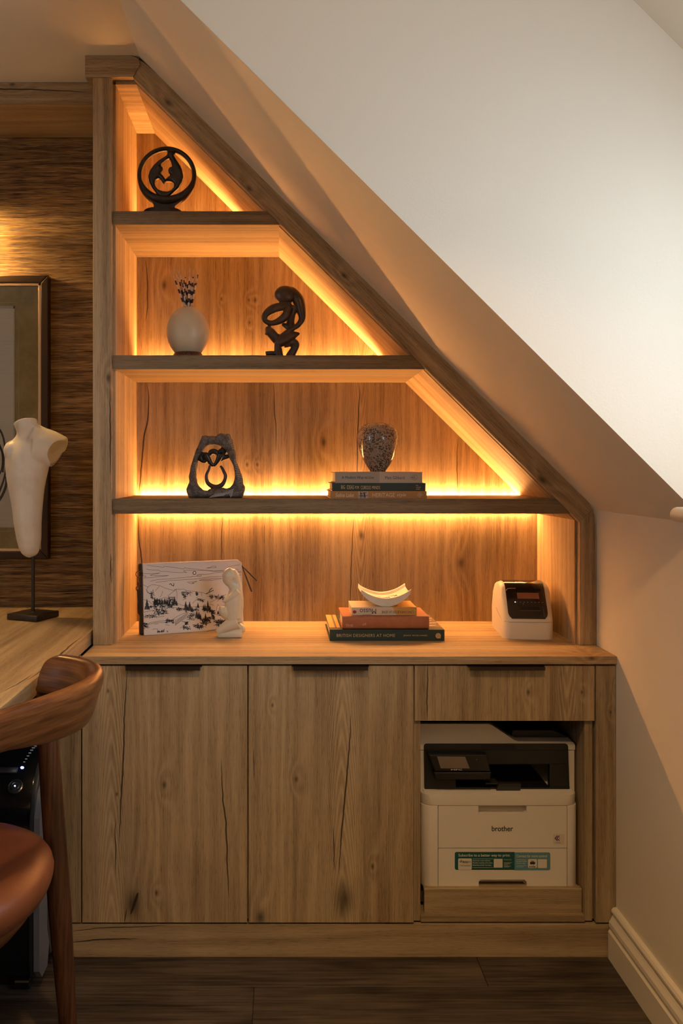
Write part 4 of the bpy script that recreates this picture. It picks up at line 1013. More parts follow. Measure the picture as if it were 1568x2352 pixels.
LN = [[(245,197),(330,208),(425,218),(428,208),(530,218),(650,238),(655,225),(760,235),(900,250),(990,258),(1100,252),(1230,238),(1280,242)],
[(235,240),(300,250),(375,252),(380,262),(450,265),(500,272),(600,278),(680,275),(645,262),(660,252),(760,250),(860,255),(1000,260),(1310,262)],
[(200,290),(280,290),(385,285),(320,295),(275,308),(350,315),(480,312),(400,322),(320,330),(200,340)],[(200,310),(225,315),(230,328),(205,325)],
[(275,377),(350,358),(430,352),(520,345),(620,335),(740,325),(740,318),(840,318),(850,305),(790,308),(820,298),(870,295),(870,300),(940,292),(1020,275),(1090,270),(1310,272)],
[(335,388),(450,375),(500,365),(620,360),(740,352),(850,340),(950,325),(1080,318),(1200,305),(1310,300)],[(820,362),(900,350),(945,352),(955,345),(1080,338)],[(820,362),(900,368),(1000,358),(1080,345)],
[(905,228),(960,218),(968,205),(1015,203),(1010,215),(1020,222),(960,225),(905,228)],[(682,388),(740,380),(795,375),(760,390),(735,392),(762,398),(740,404),(700,395)],[(1150,215),(1200,205),(1240,195),(1290,188),(1300,178)],
[(200,415),(245,440),(290,415),(340,418),(385,428),(430,450),(480,465),(530,480),(560,462),(600,465),(640,462),(680,480),(740,487),(800,495),(850,500),(900,515),(960,525),(1020,540),(1060,548),(1130,520)],
[(230,470),(250,500),(280,520),(300,560),(340,590),(380,580)],[(250,440),(232,470),(240,500),(260,510)],[(330,480),(350,460),(372,432)],[(408,485),(400,520),(378,555)],[(465,540),(500,510),(560,465)],[(560,470),(568,520),(565,580)],
[(380,575),(430,555),(480,570),(540,600),(580,630),(640,650),(700,640)],[(740,620),(770,590),(800,575),(850,572),(865,605)],[(820,580),(830,600),(845,580),(850,610)],[(630,585),(650,575),(670,572)],
[(660,480),(690,500),(720,520)],[(780,490),(785,525),(800,530)],[(840,500),(845,540)],[(900,540),(930,545)],[(960,530),(950,560),(970,580)],[(940,610),(1000,580),(1040,560)],[(1020,600),(1050,570),(1090,540)],
[(200,580),(260,600),(300,640),(340,660)],[(200,720),(300,700),(380,690),(460,670),(540,670),(640,680),(760,660),(860,655),(940,650)],[(200,770),(260,760),(320,745),(400,740),(470,735)],[(200,785),(300,780),(420,765)],
[(230,850),(300,830),(380,820),(430,815),(500,810),(560,770),(620,740),(680,720)],[(240,860),(320,840),(420,835),(480,815)],[(535,870),(600,820),(650,790),(690,760)],[(540,800),(545,860)],[(700,735),(775,730)],[(775,730),(760,800)],[(700,735),(670,800),(760,810)],[(720,740),(700,800)],[(740,745),(725,800)],
[(930,630),(980,640)],[(1005,710),(1015,660),(1030,630),(1040,650)],[(960,720),(1010,750),(1060,760)],[(895,930),(950,920),(1030,900)],[(590,900),(640,870),(700,820)],[(620,870),(680,900),(700,910)],[(740,885),(800,870),(890,885)],[(430,860),(475,868)],[(310,855),(355,850)],[(290,915),(320,905),(350,912)]]
for L in LN: ln_(L, 2.4)
ln_([(485,410),(500,402),(512,420),(532,428),(535,400)], 5.5); ln_([(893,515),(980,475)], 6); ln_([(930,490),(945,465),(968,452)], 6)
random.seed(5)
def tree(x, yb, h, w=None):
    w = w or h*.24
    ln_([(x, yb), (x, yb-h)], 4)
    n = int(h/7)
    for k in range(n):
        t = k/n; ww = w*(1-t)*random.uniform(.7, 1.1); y = yb-8-t*(h-8); ln_([(x-ww, y+4), (x, y-3), (x+ww, y+5)], 4.2)
for (x, yb, h) in ((235, 695, 120), (320, 640, 85), (345, 645, 80), (372, 640, 70), (400, 635, 60), (430, 640, 75), (455, 640, 70), (480, 650, 65), (520, 650, 75), (540, 640, 90), (560, 650, 60), (662, 700, 100), (682, 705, 60), (706, 710, 108), (730, 720, 60), (800, 675, 58), (862, 700, 60), (880, 705, 70), (912, 705, 110), (935, 710, 60), (785, 790, 90), (808, 800, 85), (825, 800, 60), (882, 830, 95)): tree(x, yb, h)
def scrib(cx_, cy_, w, h, n, wd=3.0):
    for k in range(int(n*1.3)):
        x = cx_+random.uniform(-w, w); y = cy_+random.uniform(-h, h)
        pts = [(x, y)]
        for j in range(5): pts.append((pts[-1][0]+random.uniform(-9, 9), pts[-1][1]+random.uniform(-8, 8)))
        ln_(pts, wd)
for a_ in ((410, 625, 100, 35, 80), (380, 715, 70, 28, 55), (270, 765, 60, 12, 20), (480, 820, 45, 20, 28), (215, 870, 18, 30, 22), (380, 655, 130, 10, 40), (620, 690, 60, 14, 26), (870, 820, 40, 34, 50), (920, 800, 20, 25, 24), (965, 755, 16, 50, 40), (1050, 735, 28, 22, 26), (1060, 840, 70, 32, 95), (800, 875, 50, 18, 40), (660, 845, 20, 20, 18), (670, 895, 45, 14, 18), (720, 770, 30, 30, 18), (640, 520, 20, 35, 22), (700, 510, 18, 10, 8), (790, 515, 14, 20, 12), (980, 550, 60, 12, 22), (1070, 560, 25, 20, 18), (290, 530, 14, 35, 18), (500, 575, 30, 20, 14), (830, 590, 30, 14, 12), (910, 700, 50, 12, 20), (760, 690, 40, 10, 14), (400, 938, 55, 6, 14)): scrib(*a_)
for k in range(10): ln_([(545+k*14, 862-k*11), (560+k*14, 800-k*9)], 3)
link('landscape_drawing', bm, inkb, bag, kind='stuff')
bm = NB(); c0 = bt_(769, 281)
def disk(bm, cx_, cz_, r, y, n=20, M=None, star=False):
    vs = []
    for k in range(n):
        rr_ = r*(1 if not star or k % 2 == 0 else .66); q = Vector((cx_+rr_*math.cos(2*math.pi*k/n+.26), y, cz_+rr_*math.sin(2*math.pi*k/n+.26))); vs.append(bm.verts.new(M@q if M else q))
    bm.faces.new(vs)
disk(bm, c0[0], c0[1], .0053, -.0005, 24, MB_); link('emblem_disc', bm, inkb, bag)
bm = NB(); disk(bm, c0[0], c0[1], .0042, -.0008, 12, MB_, True); link('emblem_star', bm, plain('white_enamel', (.8, .79, .76), .3), bag)
# strap, rings and clasp on the left side
def cz(x, y, Y=2.37): return P(290+x/4.9, 1260+y/4.9, Y)
brz = plain('antique_bronze', (.20, .10, .05), .35, .9)
bm = NB(); tube(bm, [cz(140+34*math.cos(t), 288+34*math.sin(t)) for t in [k*math.pi/9 for k in range(18)]], .0011, 8, closed=True)
tube(bm, [cz(135+26*math.cos(t), 450+28*math.sin(t)) for t in [k*math.pi/9 for k in range(18)]], .0011, 8, closed=True)
tube(bm, [cz(150, 315), cz(122, 330), cz(122, 400)], .0012, 8); tube(bm, [cz(150, 315), cz(155, 350), cz(150, 400)], .0012, 8)
box(bm, cz(118, 0).x, cz(155, 0).x, 2.368, 2.372, cz(0, 415).z, cz(0, 375).z, .001); ball(bm, cz(138, 428), .0022, 10)
islands('clasp', bm, brz, bag, smooth=True, angle=40)
bm = NB()
prism(bm, [tuple(cz(a_, b_).xz) for a_, b_ in ((120, 460), (160, 460), (175, 600), (180, 660), (158, 672), (130, 620))], 2.3685, 2.3715, bev=.0008)
prism(bm, [tuple(cz(a_, b_).xz) for a_, b_ in ((160, 255), (188, 262), (188, 320), (165, 300))], 2.3665, 2.3695, bev=.0005)
prism(bm, [tuple(cz(a_, b_).xz) for a_, b_ in ((122, 620), (186, 640), (190, 952), (158, 940), (152, 760), (124, 725))], 2.373, 2.380, bev=.001)
islands('wrist_strap', bm, leather, bag)
bm = NB()
for (a_, b_, c_, d_) in ((1300, 190, 1410, 485), (1305, 200, 1470, 360)):
    p0, p1 = cz(a_, b_, 2.466), cz(c_, d_, 2.462); tube(bm, [p0, p0.lerp(p1, .5), p1], [.0012, .0021, .0021], 8, flat=.5, up=(0, 1, 0))
islands('zip_pull', bm, leather, bag)

# ------------------------------------------------------------------ kneeling figurine
YG = 2.345; kg = YG/F/4.9
def FG(x, y, dy=0): p = P(290+x/4.9, 1260+y/4.9, YG); return Vector((p.x, YG+dy, p.z))
bm = NB()
def ft(pts, rad, fl=1.0): tube(bm, smoothpath([FG(*p) for p in pts], 6), [r*kg for r in rad], 18, flat=fl, up=(0, 1, 0))
ft([(1170, 218, 0), (1165, 250, 0), (1160, 300, 0), (1155, 350, 0), (1185, 400, 0), (1225, 450, 0)], [18, 58, 84, 72, 52, 62], .9)        # veiled head and neck
ft([(1175, 250, .002), (1200, 310, .004), (1235, 400, .004), (1255, 500, .002)], [50, 72, 56, 58], .9)                                   # hair down the back
ft([(1235, 430, 0), (1225, 520, 0), (1205, 610, -.002), (1200, 700, 0), (1210, 790, 0)], [62, 84, 96, 104, 96], .85)                    # torso
ft([(1270, 430, 0), (1285, 560, 0), (1275, 700, 0), (1250, 820, 0)], [28, 34, 40, 60], .9)
ft([(1110, 650, -.002), (1110, 700, -.002), (1150, 740, 0)], [60, 74, 70], .95)                                                         # belly
ft([(1260, 470, -.010), (1180, 540, -.014), (1110, 580, -.012), (1095, 575, -.010)], [40, 36, 24, 16], .9)                              # arm
ft([(1180, 560, -.012), (1160, 600, -.010)], [34, 26], .9)
ft([(1240, 820, 0), (1160, 860, -.004), (1080, 905, -.006), (1030, 945, -.006)], [84, 72, 52, 36], 1.05)                                 # thighs
ft([(1030, 958, -.004), (1120, 960, -.004), (1220, 950, -.002), (1292, 952, 0)], [40, 42, 46, 42], 1.2)                                   # lower legs
ft([(1210, 860, .006), (1290, 900, .006), (1300, 945, .006)], [60, 44, 34], 1.0)
box(bm, FG(1030, 0).x, FG(1305, 0).x, YG-.015, YG+.016, ZT+.0004, ZT+.010, .002)
M_IV = plain('ivory_soapstone', (.62, .57, .44), .26, var=.05, sss=.1)
link('kneeling_figurine', remesh(bm, .0014, 9, .5), M_IV, smooth=True, label='smooth ivory kneeling figurine in front of the clutch bag', cat='figurine')

# ------------------------------------------------------------------ label printer
lx, ly = .732, 2.300
ML = Matrix.Translation((lx, ly, ZT+.0006))@Matrix.Rotation(R(-5.0), 4, 'Z')@Matrix.Translation((-.134, 0, 0))       # local: x 0..0.134, y depth, z up
lp = thing('label_printer', 'white and black desktop label printer in the right corner under the lowest shelf', 'printer', tuple(ML@Vector((.067, .1, 0))))
lwhite = plain('printer_white_plastic', (.72, .66, .56), .38, var=.02); lblack = plain('smoked_plastic', (.012, .009, .008), .10, var=.1, coat=.6)
Wl = .134
prof = [(.0, .0), (.0, .047), (.004, .052), (.060, .128), (.075, .139), (.092, .1435), (.115, .144), (.150, .137), (.182, .112), (.195, .080), (.200, .060), (.200, 0)]
def lring(inset, off):
    pass
bm = NB()
# body lofted across the width, rounded at both ends
secs = []
for (x_, s_) in ((0, .90), (.0035, .955), (.010, .985), (.020, 1.0), (Wl-.020, 1.0), (Wl-.010, .985), (Wl-.0035, .955), (Wl, .90)):
    k = (1-s_); r_ = []
    for (y_, z_) in prof:
        yy_ = y_+(k*.20 if y_ < .05 else 0); zz_ = z_-(k*.09 if z_ > .06 else 0)
        if y_ < .03 and z_ < .05: yy_ = y_+k*.22
        r_.append(ML@Vector((x_, yy_, zz_)))
    secs.append(r_)
loft(bm, secs); link('body', bm, lwhite, lp, smooth=True, angle=38)
# seam
bm = NB(); seam = plain('seam_shadow', (.20, .15, .11), .6)
tube(bm, [ML@Vector(q) for q in ((-.0003, .120, .066), (-.0003, .10, .060), (.0002, .030, .0475), (.004, .0085, .0468), (.016, -.0004, .0466), (Wl-.016, -.0004, .0466), (Wl-.004, .0085, .0468))], .0004, 5); link('seam_line', bm, seam, lp)
# dark cover: lies over slope and top
def sl(t): # along slope surface: 0 front edge .. 1 top back
    pts = [(.0022, .0560-.0025), (.060, .1285), (.075, .1395), (.092, .1440), (.115, .1447), (.150, .1375), (.170, .1222)]
    L = [0]
    for a_, b_ in zip(pts, pts[1:]): L.append(L[-1]+math.dist(a_, b_))
    d = t*L[-1]
    return (np.interp(d, L, [p[0] for p in pts]), np.interp(d, L, [p[1] for p in pts]))
bm = NB(); n = 26; rings = []
for i in range(n+1):
    t = .012+i/n*.988; y_, z_ = sl(t); w0 = .0215 - (0 if t > .12 else 0); ins = .0145
    if t < .11: ins += .016*(1-math.sqrt(max(0, 1-(1-t/.11)**2)))
    if t > .5: ins = .0145-(t-.5)*.010
    n_ = Vector((0, -.75, .62)) if t < .45 else Vector((0, -.2, .98)) if t < .75 else Vector((0, .6, .8)); n_.normalize()
    q = Vector((0, y_, z_)); up_ = .0012
    rings.append([ML@(Vector((ins, y_, z_))-n_*.004), ML@(Vector((ins, y_, z_))+n_*up_*.4), ML@(Vector((ins+.003, y_, z_))+n_*up_), ML@(Vector((Wl-ins-.003, y_, z_))+n_*up_), ML@(Vector((Wl-ins, y_, z_))+n_*up_*.4), ML@(Vector((Wl-ins, y_, z_))-n_*.004)])
loft(bm, rings); cv = link('smoked_cover', bm, lblack, lp, smooth=True, angle=45)
def slope_pt(x, t, up=.0014):
    y_, z_ = sl(t); n_ = Vector((0, -.79, .61)); return ML@(Vector((x, y_, z_))+n_*up)
def slope_quad(bm, x0, x1, t0, t1, up=.0014, th=.0008):
    A_ = [slope_pt(x0, t0, up), slope_pt(x1, t0, up), slope_pt(x1, t1, up), slope_pt(x0, t1, up)]; B_ = [slope_pt(x0, t0, up-th), slope_pt(x1, t0, up-th), slope_pt(x1, t1, up-th), slope_pt(x0, t1, up-th)]
    a_ = [bm.verts.new(v) for v in A_]; b_ = [bm.verts.new(v) for v in B_]; bm.faces.new(a_); bm.faces.new(b_[::-1])
    for k in range(4): bm.faces.new((a_[k], b_[k], b_[(k+1) % 4], a_[(k+1) % 4]))
bm = NB(); slope_quad(bm, .044, .102, .290, .375, .0018); link('display', bm, plain('lcd_brown', (.26, .11, .055), .3), lp)
bm = NB(); slope_quad(bm, .048, .100, .125, .175, .0018); slope_quad(bm, .040, .108, .405, .43, .0020, .0012); islands('label_slot', bm, plain('black_recess', (.003, .003, .003), .3), lp)
bm = NB(); slope_quad(bm, .048, .102, .118, .1225, .0021); slope_quad(bm, .108, .1086, .035, .18, .002); islands('slot_edge', bm, plain('glint_edge', (.16, .13, .10), .25), lp)
bm = NB()
for k in range(8): slope_quad(bm, .0395+k*.0098, .0395+k*.0098+(.0024 if k else .0024), .237, .241, .0022)
slope_quad(bm, .056, .0585, .212, .216, .0022); link('button_mark', bm, plain('button_print', (.45, .36, .28), .5), lp, kind='stuff')
bm = NB(); ball(bm, slope_pt(.0365, .239, .0018), .0013, 8); link('power_light', bm, emit('led_white', (1, .95, .85), 3), lp)
bm = NB(); tube(bm, [slope_pt(.0165, .405, .0018), slope_pt(.0178, .422, .0018), slope_pt(.0215, .434, .0018), slope_pt(.0265, .438, .0018), slope_pt(.042, .438, .0018)], .0007, 6); link('lid_edge', bm, plain('glossy_edge', (.7, .5, .4), .2), lp)
def top_text(s, x0, x1, t0, t1, m):
    c = bpy.data.curves.new('t', 'FONT'); c.body = s; o = bpy.data.objects.new('t', c); COL.objects.link(o)
    dg = bpy.context.evaluated_depsgraph_get(); dg.update(); me = bpy.data.meshes.new_from_object(o.evaluated_get(dg)); bpy.data.objects.remove(o)
    xs = [v.co.x for v in me.vertices]; ys = [v.co.y for v in me.vertices]; a_, b_, c_, d_ = min(xs), max(xs), min(ys), max(ys)
    for v in me.vertices:
        x_ = x0+(v.co.x-a_)/(b_-a_)*(x1-x0); t = t0+(v.co.y-c_)/(d_-c_)*(t1-t0); y_, z_ = sl(t); v.co = ML@Vector((x_, y_, z_+.0022))
    link('lettering', me, m, lp)
top_text('brother', .046, .068, .56, .585, plain('copper_print', (.62, .28, .16), .4))

# ------------------------------------------------------------------ laser printer
YPn = 2.142; kp = YPn/F; zt0 = Z(2042.5, YT)
pr = thing('laser_printer', 'white and black multifunction laser printer inside the open bay of the base cabinet', 'printer', (X(1148, YPn), 2.33, zt0+.0008))
def L(zx, zy): return (X(940+zx/3.2667, YPn), Z(1640+zy/3.2667, YPn))          # coordinates from an enlarged crop
pw = plain('printer_body_plastic', (.70, .645, .55), .5, var=.02, bump=.12, bscale=900); pb = plain('printer_black_plastic', (.010, .010, .009), .42, var=.15, bump=.12, bscale=900); pd = plain('printer_dark_recess', (.004, .004, .0035), .6)
x0p, x1p = L(92, 0)[0], L(1268, 0)[0]; zb0p = L(0, 1300)[1]
def rbox(bm, x0, x1, y0, y1, z0, z1, r, n=6):
    pts = []
    for (cx_, cy_, a0) in ((x0+r, y0+r, 180), (x1-r, y0+r, 270)):
        for k in range(n+1): pts.append((cx_+r*math.cos(R(a0+90*k/n)), cy_+r*math.sin(R(a0+90*k/n))))
    pts += [(x1, y1), (x0, y1)]
    prism(bm, pts, z0, z1, axis='z', bev=.0012, seg=2)
yb = 2.50
# lower body: sides and core, front cover and drawer are parts of their own
bm = NB(); rbox(bm, x0p, L(214, 0)[0]-.0004, YPn, yb, zb0p, L(0, 688)[1], .022); link('side_cover', bm, pw, pr, smooth=True, angle=30)
bm = NB(); pts = []
xa_, xb_ = L(1183, 0)[0]+.0004, x1p
rr_ = .022; pts = [(xa_, YPn)]+[(xb_-rr_+rr_*math.cos(R(270+90*k/6)), YPn+rr_+rr_*math.sin(R(270+90*k/6))) for k in range(7)]+[(xb_, yb), (xa_, yb)]
prism(bm, pts, zb0p, L(0, 688)[1], axis='z', bev=.0012); link('side_cover', bm, pw, pr, smooth=True, angle=30)
bpy.data.objects.remove([o for o in pr.children][0])
bm = NB(); xa_, xb_ = x0p, L(214, 0)[0]-.0004
pts = [(xa_+rr_-rr_*math.cos(R(90*k/6)), YPn+rr_-rr_*math.sin(R(90*k/6))) for k in range(7)]+[(xb_, YPn), (xb_, yb), (xa_, yb)]
prism(bm, pts, zb0p, L(0, 688)[1], axis='z', bev=.0012); link('side_cover', bm, pw, pr, smooth=True, angle=30)
bm = NB(); box(bm, L(214, 0)[0], L(1183, 0)[0], YPn+.02, yb, L(0, 1275)[1], L(0, 688)[1]-.0005); link('core', bm, pd, pr)
hx0, hx1 = L(517, 0)[0], L(879, 0)[0]
bm = NB(); polyfill(bm, [[L(217, 690), L(517, 690), L(517, 735), L(530, 748), L(866, 748), L(879, 735), L(879, 690), L(1180, 690), L(1180, 1004), L(217, 1004)]], YPn, YPn+.018)
fc = link('front_cover', bm, pw, pr)
bm = NB(); prism(bm, [L(517.5, 682), L(878.5, 682), L(878.5, 745), L(517.5, 745)], YPn+.014, YPn+.0195); link('grip_recess', bm, plain('recess_plastic', (.50, .45, .37), .5), pr)
bm = NB(); polyfill(bm, [[L(217, 1009), L(1180, 1009), L(1180, 1302), L(880, 1302), L(880, 1262), L(864, 1243), L(534, 1243), L(520, 1256), L(520, 1300), L(217, 1298)]], YPn, YPn+.018)
dw = link('paper_drawer', bm, pw, pr)
bm = NB(); prism(bm, [L(522, 1240), L(878, 1240), L(878, 1302), L(862, 1275), L(522, 1275)], YPn+.013, YPn+.0195); link('grip_recess', bm, plain('recess_plastic', (.50, .45, .37), .5), pr)
text('brother', blackink, pr, L(617, 0)[0], L(777, 0)[0], L(0, 879)[1], L(0, 839)[1], YPn-.0003, wt=.012)
bm = NB(); prism(bm, [L(1078, 900), L(1162, 900), L(1162, 980), L(1078, 980)], YPn-.0003, YPn); st_ = link('colour_sticker', bm, plain('sticker_clear', (.62, .56, .47), .3), pr)
bm = NB()
for d_, c_ in ((0, 0), (14, 0)): stroke(bm, [(L(1108+d_-18, 932)), L(1108+d_+2, 912)], .0024, YPn-.0005, 1); stroke(bm, [L(1108+d_-18, 932), L(1108+d_+2, 950)], .0024, YPn-.0005, 1)
link('colour_mark', bm, plain('purple_mark', (.11, .04, .09), .5), pr, kind='stuff')
bm = NB(); stroke(bm, [L(1116, 946), L(1128, 932), L(1118, 918)], .0016, YPn-.0006, 1); link('colour_mark', bm, plain('orange_mark', (.5, .25, .15), .5), pr, kind='stuff')
text('COLOR', blackink, pr, L(1094, 0)[0], L(1132, 0)[0], L(0, 968)[1], L(0, 961)[1], YPn-.0004)
# promotional sticker
bm = NB()
def rrect(x0, x1, y0, y1, r, left=True, right=True, n=4):
    pts = []
    for (cx_, cy_, a0, on) in ((x0+r, y0+r, 180, left), (x1-r, y0+r, 270, right), (x1-r, y1-r, 0, right), (x0+r, y1-r, 90, left)):
        if on: pts += [(cx_+r*math.cos(R(a0+90*k/n)), cy_+r*math.sin(R(a0+90*k/n))) for k in range(n+1)]
        else: pts.append((x0 if cx_ == x0+r else x1, y0 if cy_ == y0+r else y1))
    return pts
prism(bm, [L(a_, b_) for a_, b_ in rrect(340, 788, 1035, 1169, 14, True, False)], YPn-.0004, YPn-.00005); sk = link('promo_sticker', bm, plain('teal_sticker', (.010, .085, .075), .35, var=.03), pr)
bm = NB(); prism(bm, [L(a_, b_) for a_, b_ in rrect(788, 1056, 1038, 1172, 14, False, True)], YPn-.0004, YPn-.00005); sk2 = link('promo_sticker', bm, plain('blue_sticker', (.10, .25, .30), .35, var=.03), pr, label='blue half of the sticker')
bm = NB()
for r_ in (rrect(365, 467, 1083, 1168, 8), rrect(632, 698, 1086, 1152, 2), rrect(889, 956, 1088, 1154, 8), rrect(963, 1030, 1089, 1155, 2)): prism(bm, [L(a_, b_) for a_, b_ in r_], YPn-.0006, YPn-.0004)
stw = plain('sticker_white', (.66, .60, .50), .4); islands('sticker_patch', bm, stw, pr)
ys = YPn-.0006
tl = plain('sticker_lettering', (.70, .68, .60), .4); teal = plain('teal_ink', (.01, .08, .07), .5)
def LT(s, m, a_, b_, c_, d_, y=ys, **k): text(s, m, pr, L(a_, 0)[0], L(b_, 0)[0], L(0, d_)[1], L(0, c_)[1], y, **k)
LT('Subscribe to a better way to print', tl, 367, 752, 1048, 1075, wt=.008); LT('Connect for more control', tl, 802, 1031, 1054, 1074, wt=.006)
LT('eco', blackink, 398, 432, 1102, 1117, ys-.0002, wt=.02); LT('pro', blackink, 433, 459, 1102, 1122, ys-.0002); LT('Trial included', teal, 374, 456, 1129, 1141, ys-.0002)
LT('Automatic toner delivery', tl, 474, 606, 1093, 1107); LT('Flexible monthly print plans', tl, 474, 622, 1110, 1124); LT('Extended printer warranty', tl, 474, 614, 1127, 1141)
LT('Download the\nBrother Mobile\nConnect App', tl, 802, 878, 1087, 1127); LT('brother', blackink, 898, 946, 1138, 1149, ys-.0002, wt=.02)
LT('Find out more', tl, 708, 764, 1087, 1095)
bm = NB(); stroke(bm, [L(376, 1108), L(386, 1112), (L(388, 1104)), L(379, 1102), L(376, 1108)], .0008, ys-.0004); stroke(bm, [L(388, 1110), L(395, 1100), L(389, 1094), L(384, 1102), L(388, 1110)], .0008, ys-.0004)
prism(bm, [L(904, 1110), L(941, 1110), L(941, 1125), L(904, 1125)], ys-.0004, ys-.0002); prism(bm, [L(910, 1102), L(935, 1102), L(935, 1107), L(910, 1107)], ys-.0004, ys-.0002); prism(bm, [L(912, 1122), L(918, 1134), L(914, 1134)], ys-.0004, ys-.0002); prism(bm, [L(933, 1122), L(931, 1134), L(927, 1134)], ys-.0004, ys-.0002)
link('sticker_icon', bm, blackink, pr, kind='stuff')
bm = NB()
for y_ in (1085, 1150): prism(bm, [L(474, y_), L(628, y_), L(628, y_+1.5), L(474, y_+1.5)], ys-.0002, ys)
for k, y_ in enumerate((1113, 1121, 1130, 1139, 1147)): prism(bm, [L(708, y_), L(768-(k*13) % 30, y_), L(768-(k*13) % 30, y_+2), L(708, y_+2)], ys-.0002, ys)
for y_ in (1137, 1146): prism(bm, [L(802, y_), L(880-(y_ == 1146)*24, y_), L(880-(y_ == 1146)*24, y_+1.6), L(802, y_+1.6)], ys-.0002, ys)
link('sticker_rule', bm, tl, pr, kind='stuff')
# lip / upper deck of the lower body
bm = NB(); z_a, z_b = L(0, 686)[1], L(0, 612)[1]
rbox(bm, x0p, x1p, YPn, yb, z_a, z_b+.001, .030, 8)
# deck top slopes back
link('deck', bm, pw, pr, smooth=True, angle=30)
bm = NB(); prism(bm, [(YPn+.006, z_b+.0005), (YPn+.034, L(0, 586)[1]), (yb, L(0, 586)[1]), (yb, z_b+.0005)], x0p+.008, x1p-.008, axis='x', bev=.002); link('deck_slope', bm, pw, pr)
# upper section
YU = YPn+.030
def U(zx, zy): return (X(940+zx/3.2667, YU), Z(1640+zy/3.2667, YU))
bm = NB(); ux0, ux1 = U(78, 0)[0], U(1240, 0)[0]
box(bm, ux0, U(112, 0)[0], YU, yb, U(0, 600)[1], U(0, 268)[1], .002); box(bm, U(1188, 0)[0], ux1, YU, yb, U(0, 600)[1], U(0, 268)[1], .002)
box(bm, ux0, ux1, YU+.20, yb, U(0, 600)[1], U(0, 268)[1]); islands('upper_body', bm, pw, pr)
bm = NB()
lid = [(78, 266), (1240, 266), (1240, 232), (1232, 214), (1214, 206), (812, 203), (780, 192), (742, 166), (622, 84), (606, 76), (588, 73), (78, 73)]
polyfill(bm, [[U(*p) for p in lid]], YU-.002, yb-.02); link('scanner_lid', bm, pw, pr)
bm = NB(); polyfill(bm, [[U(*p) for p in [(78, 73), (588, 73), (606, 76), (622, 84), (742, 166), (748, 160), (622, 74), (606, 66), (78, 66)]]], YU+.004, yb-.02); link('feeder_cover', bm, pb, pr)
bm = NB(); polyfill(bm, [[U(*p) for p in [(790, 192), (815, 200), (1210, 203), (1215, 198), (1100, 150), (800, 150)]]], YU+.03, yb-.02)
prism(bm, [(YU+.05, U(0, 190)[1]), (yb-.03, U(0, 60)[1]), (yb-.03, U(0, 75)[1]), (YU+.05, U(0, 200)[1])], U(720, 0)[0], U(1200, 0)[0], axis='x'); link('feeder_tray', bm, pb, pr)
# black front
bm = NB()
blk_out = [(112, 560), (106, 240), (110, 226), (124, 219), (1166, 219), (1180, 226), (1186, 240), (1196, 556), (1186, 570), (1050, 574), (150, 576), (126, 572)]
hole_ = [(345, 545), (345, 462), (585, 460), (592, 374), (1048, 372), (1048, 548)]
polyfill(bm, [[U(*p) for p in blk_out], [U(*p) for p in hole_]], YU-.004, YU+.012); link('black_front', bm, pb, pr)
bm = NB(); polyfill(bm, [[U(106, 266), U(1186, 266), U(1186, 268.5), U(106, 268.5)], ], YU-.0046, YU-.0038); polyfill(bm, [[U(590, 368), U(1188, 368), U(1188, 371), U(590, 371)]], YU-.0046, YU-.0038); islands('panel_gap', bm, pd, pr)
bm = NB(); prism(bm, [U(534, 228), U(794, 228), U(794, 262), U(534, 262)], YU-.0047, YU-.0037); link('finger_recess', bm, pd, pr)
bm = NB(); box(bm, U(345, 0)[0], U(1048, 0)[0], YU+.012, YU+.20, U(0, 548)[1], U(0, 552)[1]+.001); box(bm, U(300, 0)[0], U(1100, 0)[0], YU+.190, YU+.198, U(0, 600)[1], U(0, 300)[1]); link('output_bay', bm, pd, pr)
bm = NB(); prism(bm, [U(640, 574), U(664, 513), U(830, 513), U(822, 574)], YU-.010, YU+.002, bev=.001); prism(bm, [U(668, 514), U(826, 514), U(826, 520), U(664, 520)], YU-.013, YU-.004, bev=.0005)
polyfill(bm, [[U(570, 514), U(664, 514), U(660, 524), U(570, 524)]], YU-.003, YU+.03); islands('output_flap', bm, plain('flap_grey', (.030, .029, .026), .45), pr)
bm = NB(); polyfill(bm, [[U(1050, 540), U(1196, 540), U(1196, 548), U(1050, 548)]], YU-.006, YU-.003)
for a_ in (488, 890): prism(bm, [U(a_, 572), U(a_+76, 572), U(a_+60, 584), U(a_+14, 584)], YU-.006, YU+.004)
islands('front_ledge', bm, pb, pr)
# control panel with screen, tilted outwards
pts = [(110, 275), (150, 272), (555, 276), (575, 300), (588, 400), (580, 458), (180, 462), (150, 430)]
bm = NB(); prism(bm, [U(*p) for p in [(128, 274), (560, 276), (588, 404), (178, 402)]], YU-.030, YU-.003, bev=.003); prism(bm, [U(*p) for p in [(168, 404), (588, 404), (584, 452), (572, 460), (196, 462), (176, 450)]], YU-.034, YU-.003, bev=.003)
cp = link('control_panel', bm, plain('glossy_panel_black', (.012, .011, .010), .25), pr)
yc_ = YU-.0305
bm = NB(); prism(bm, [U(*p) for p in [(190, 288), (398, 290), (432, 376), (218, 376)]], yc_-.0005, yc_+.001); link('screen', bm, plain('screen_grey', (.19, .15, .115), .2), cp)
bm = NB(); prism(bm, [U(*p) for p in [(170, 402), (586, 402), (586, 405), (170, 405)]], YU-.0348, YU-.0338); link('panel_edge', bm, plain('flap_edge', (.08, .075, .065), .35), cp)
text('MFC', tl, pr, U(294, 0)[0], U(376, 0)[0], U(0, 391)[1], U(0, 381)[1], yc_, wt=.01)
bm = NB(); ball(bm, (U(485, 0)[0], yc_, U(0, 312)[1]), (.0016, .0006, .0016), 10); link('nfc_mark', bm, plain('flap_edge', (.08, .075, .065), .35), cp)
bm = NB()
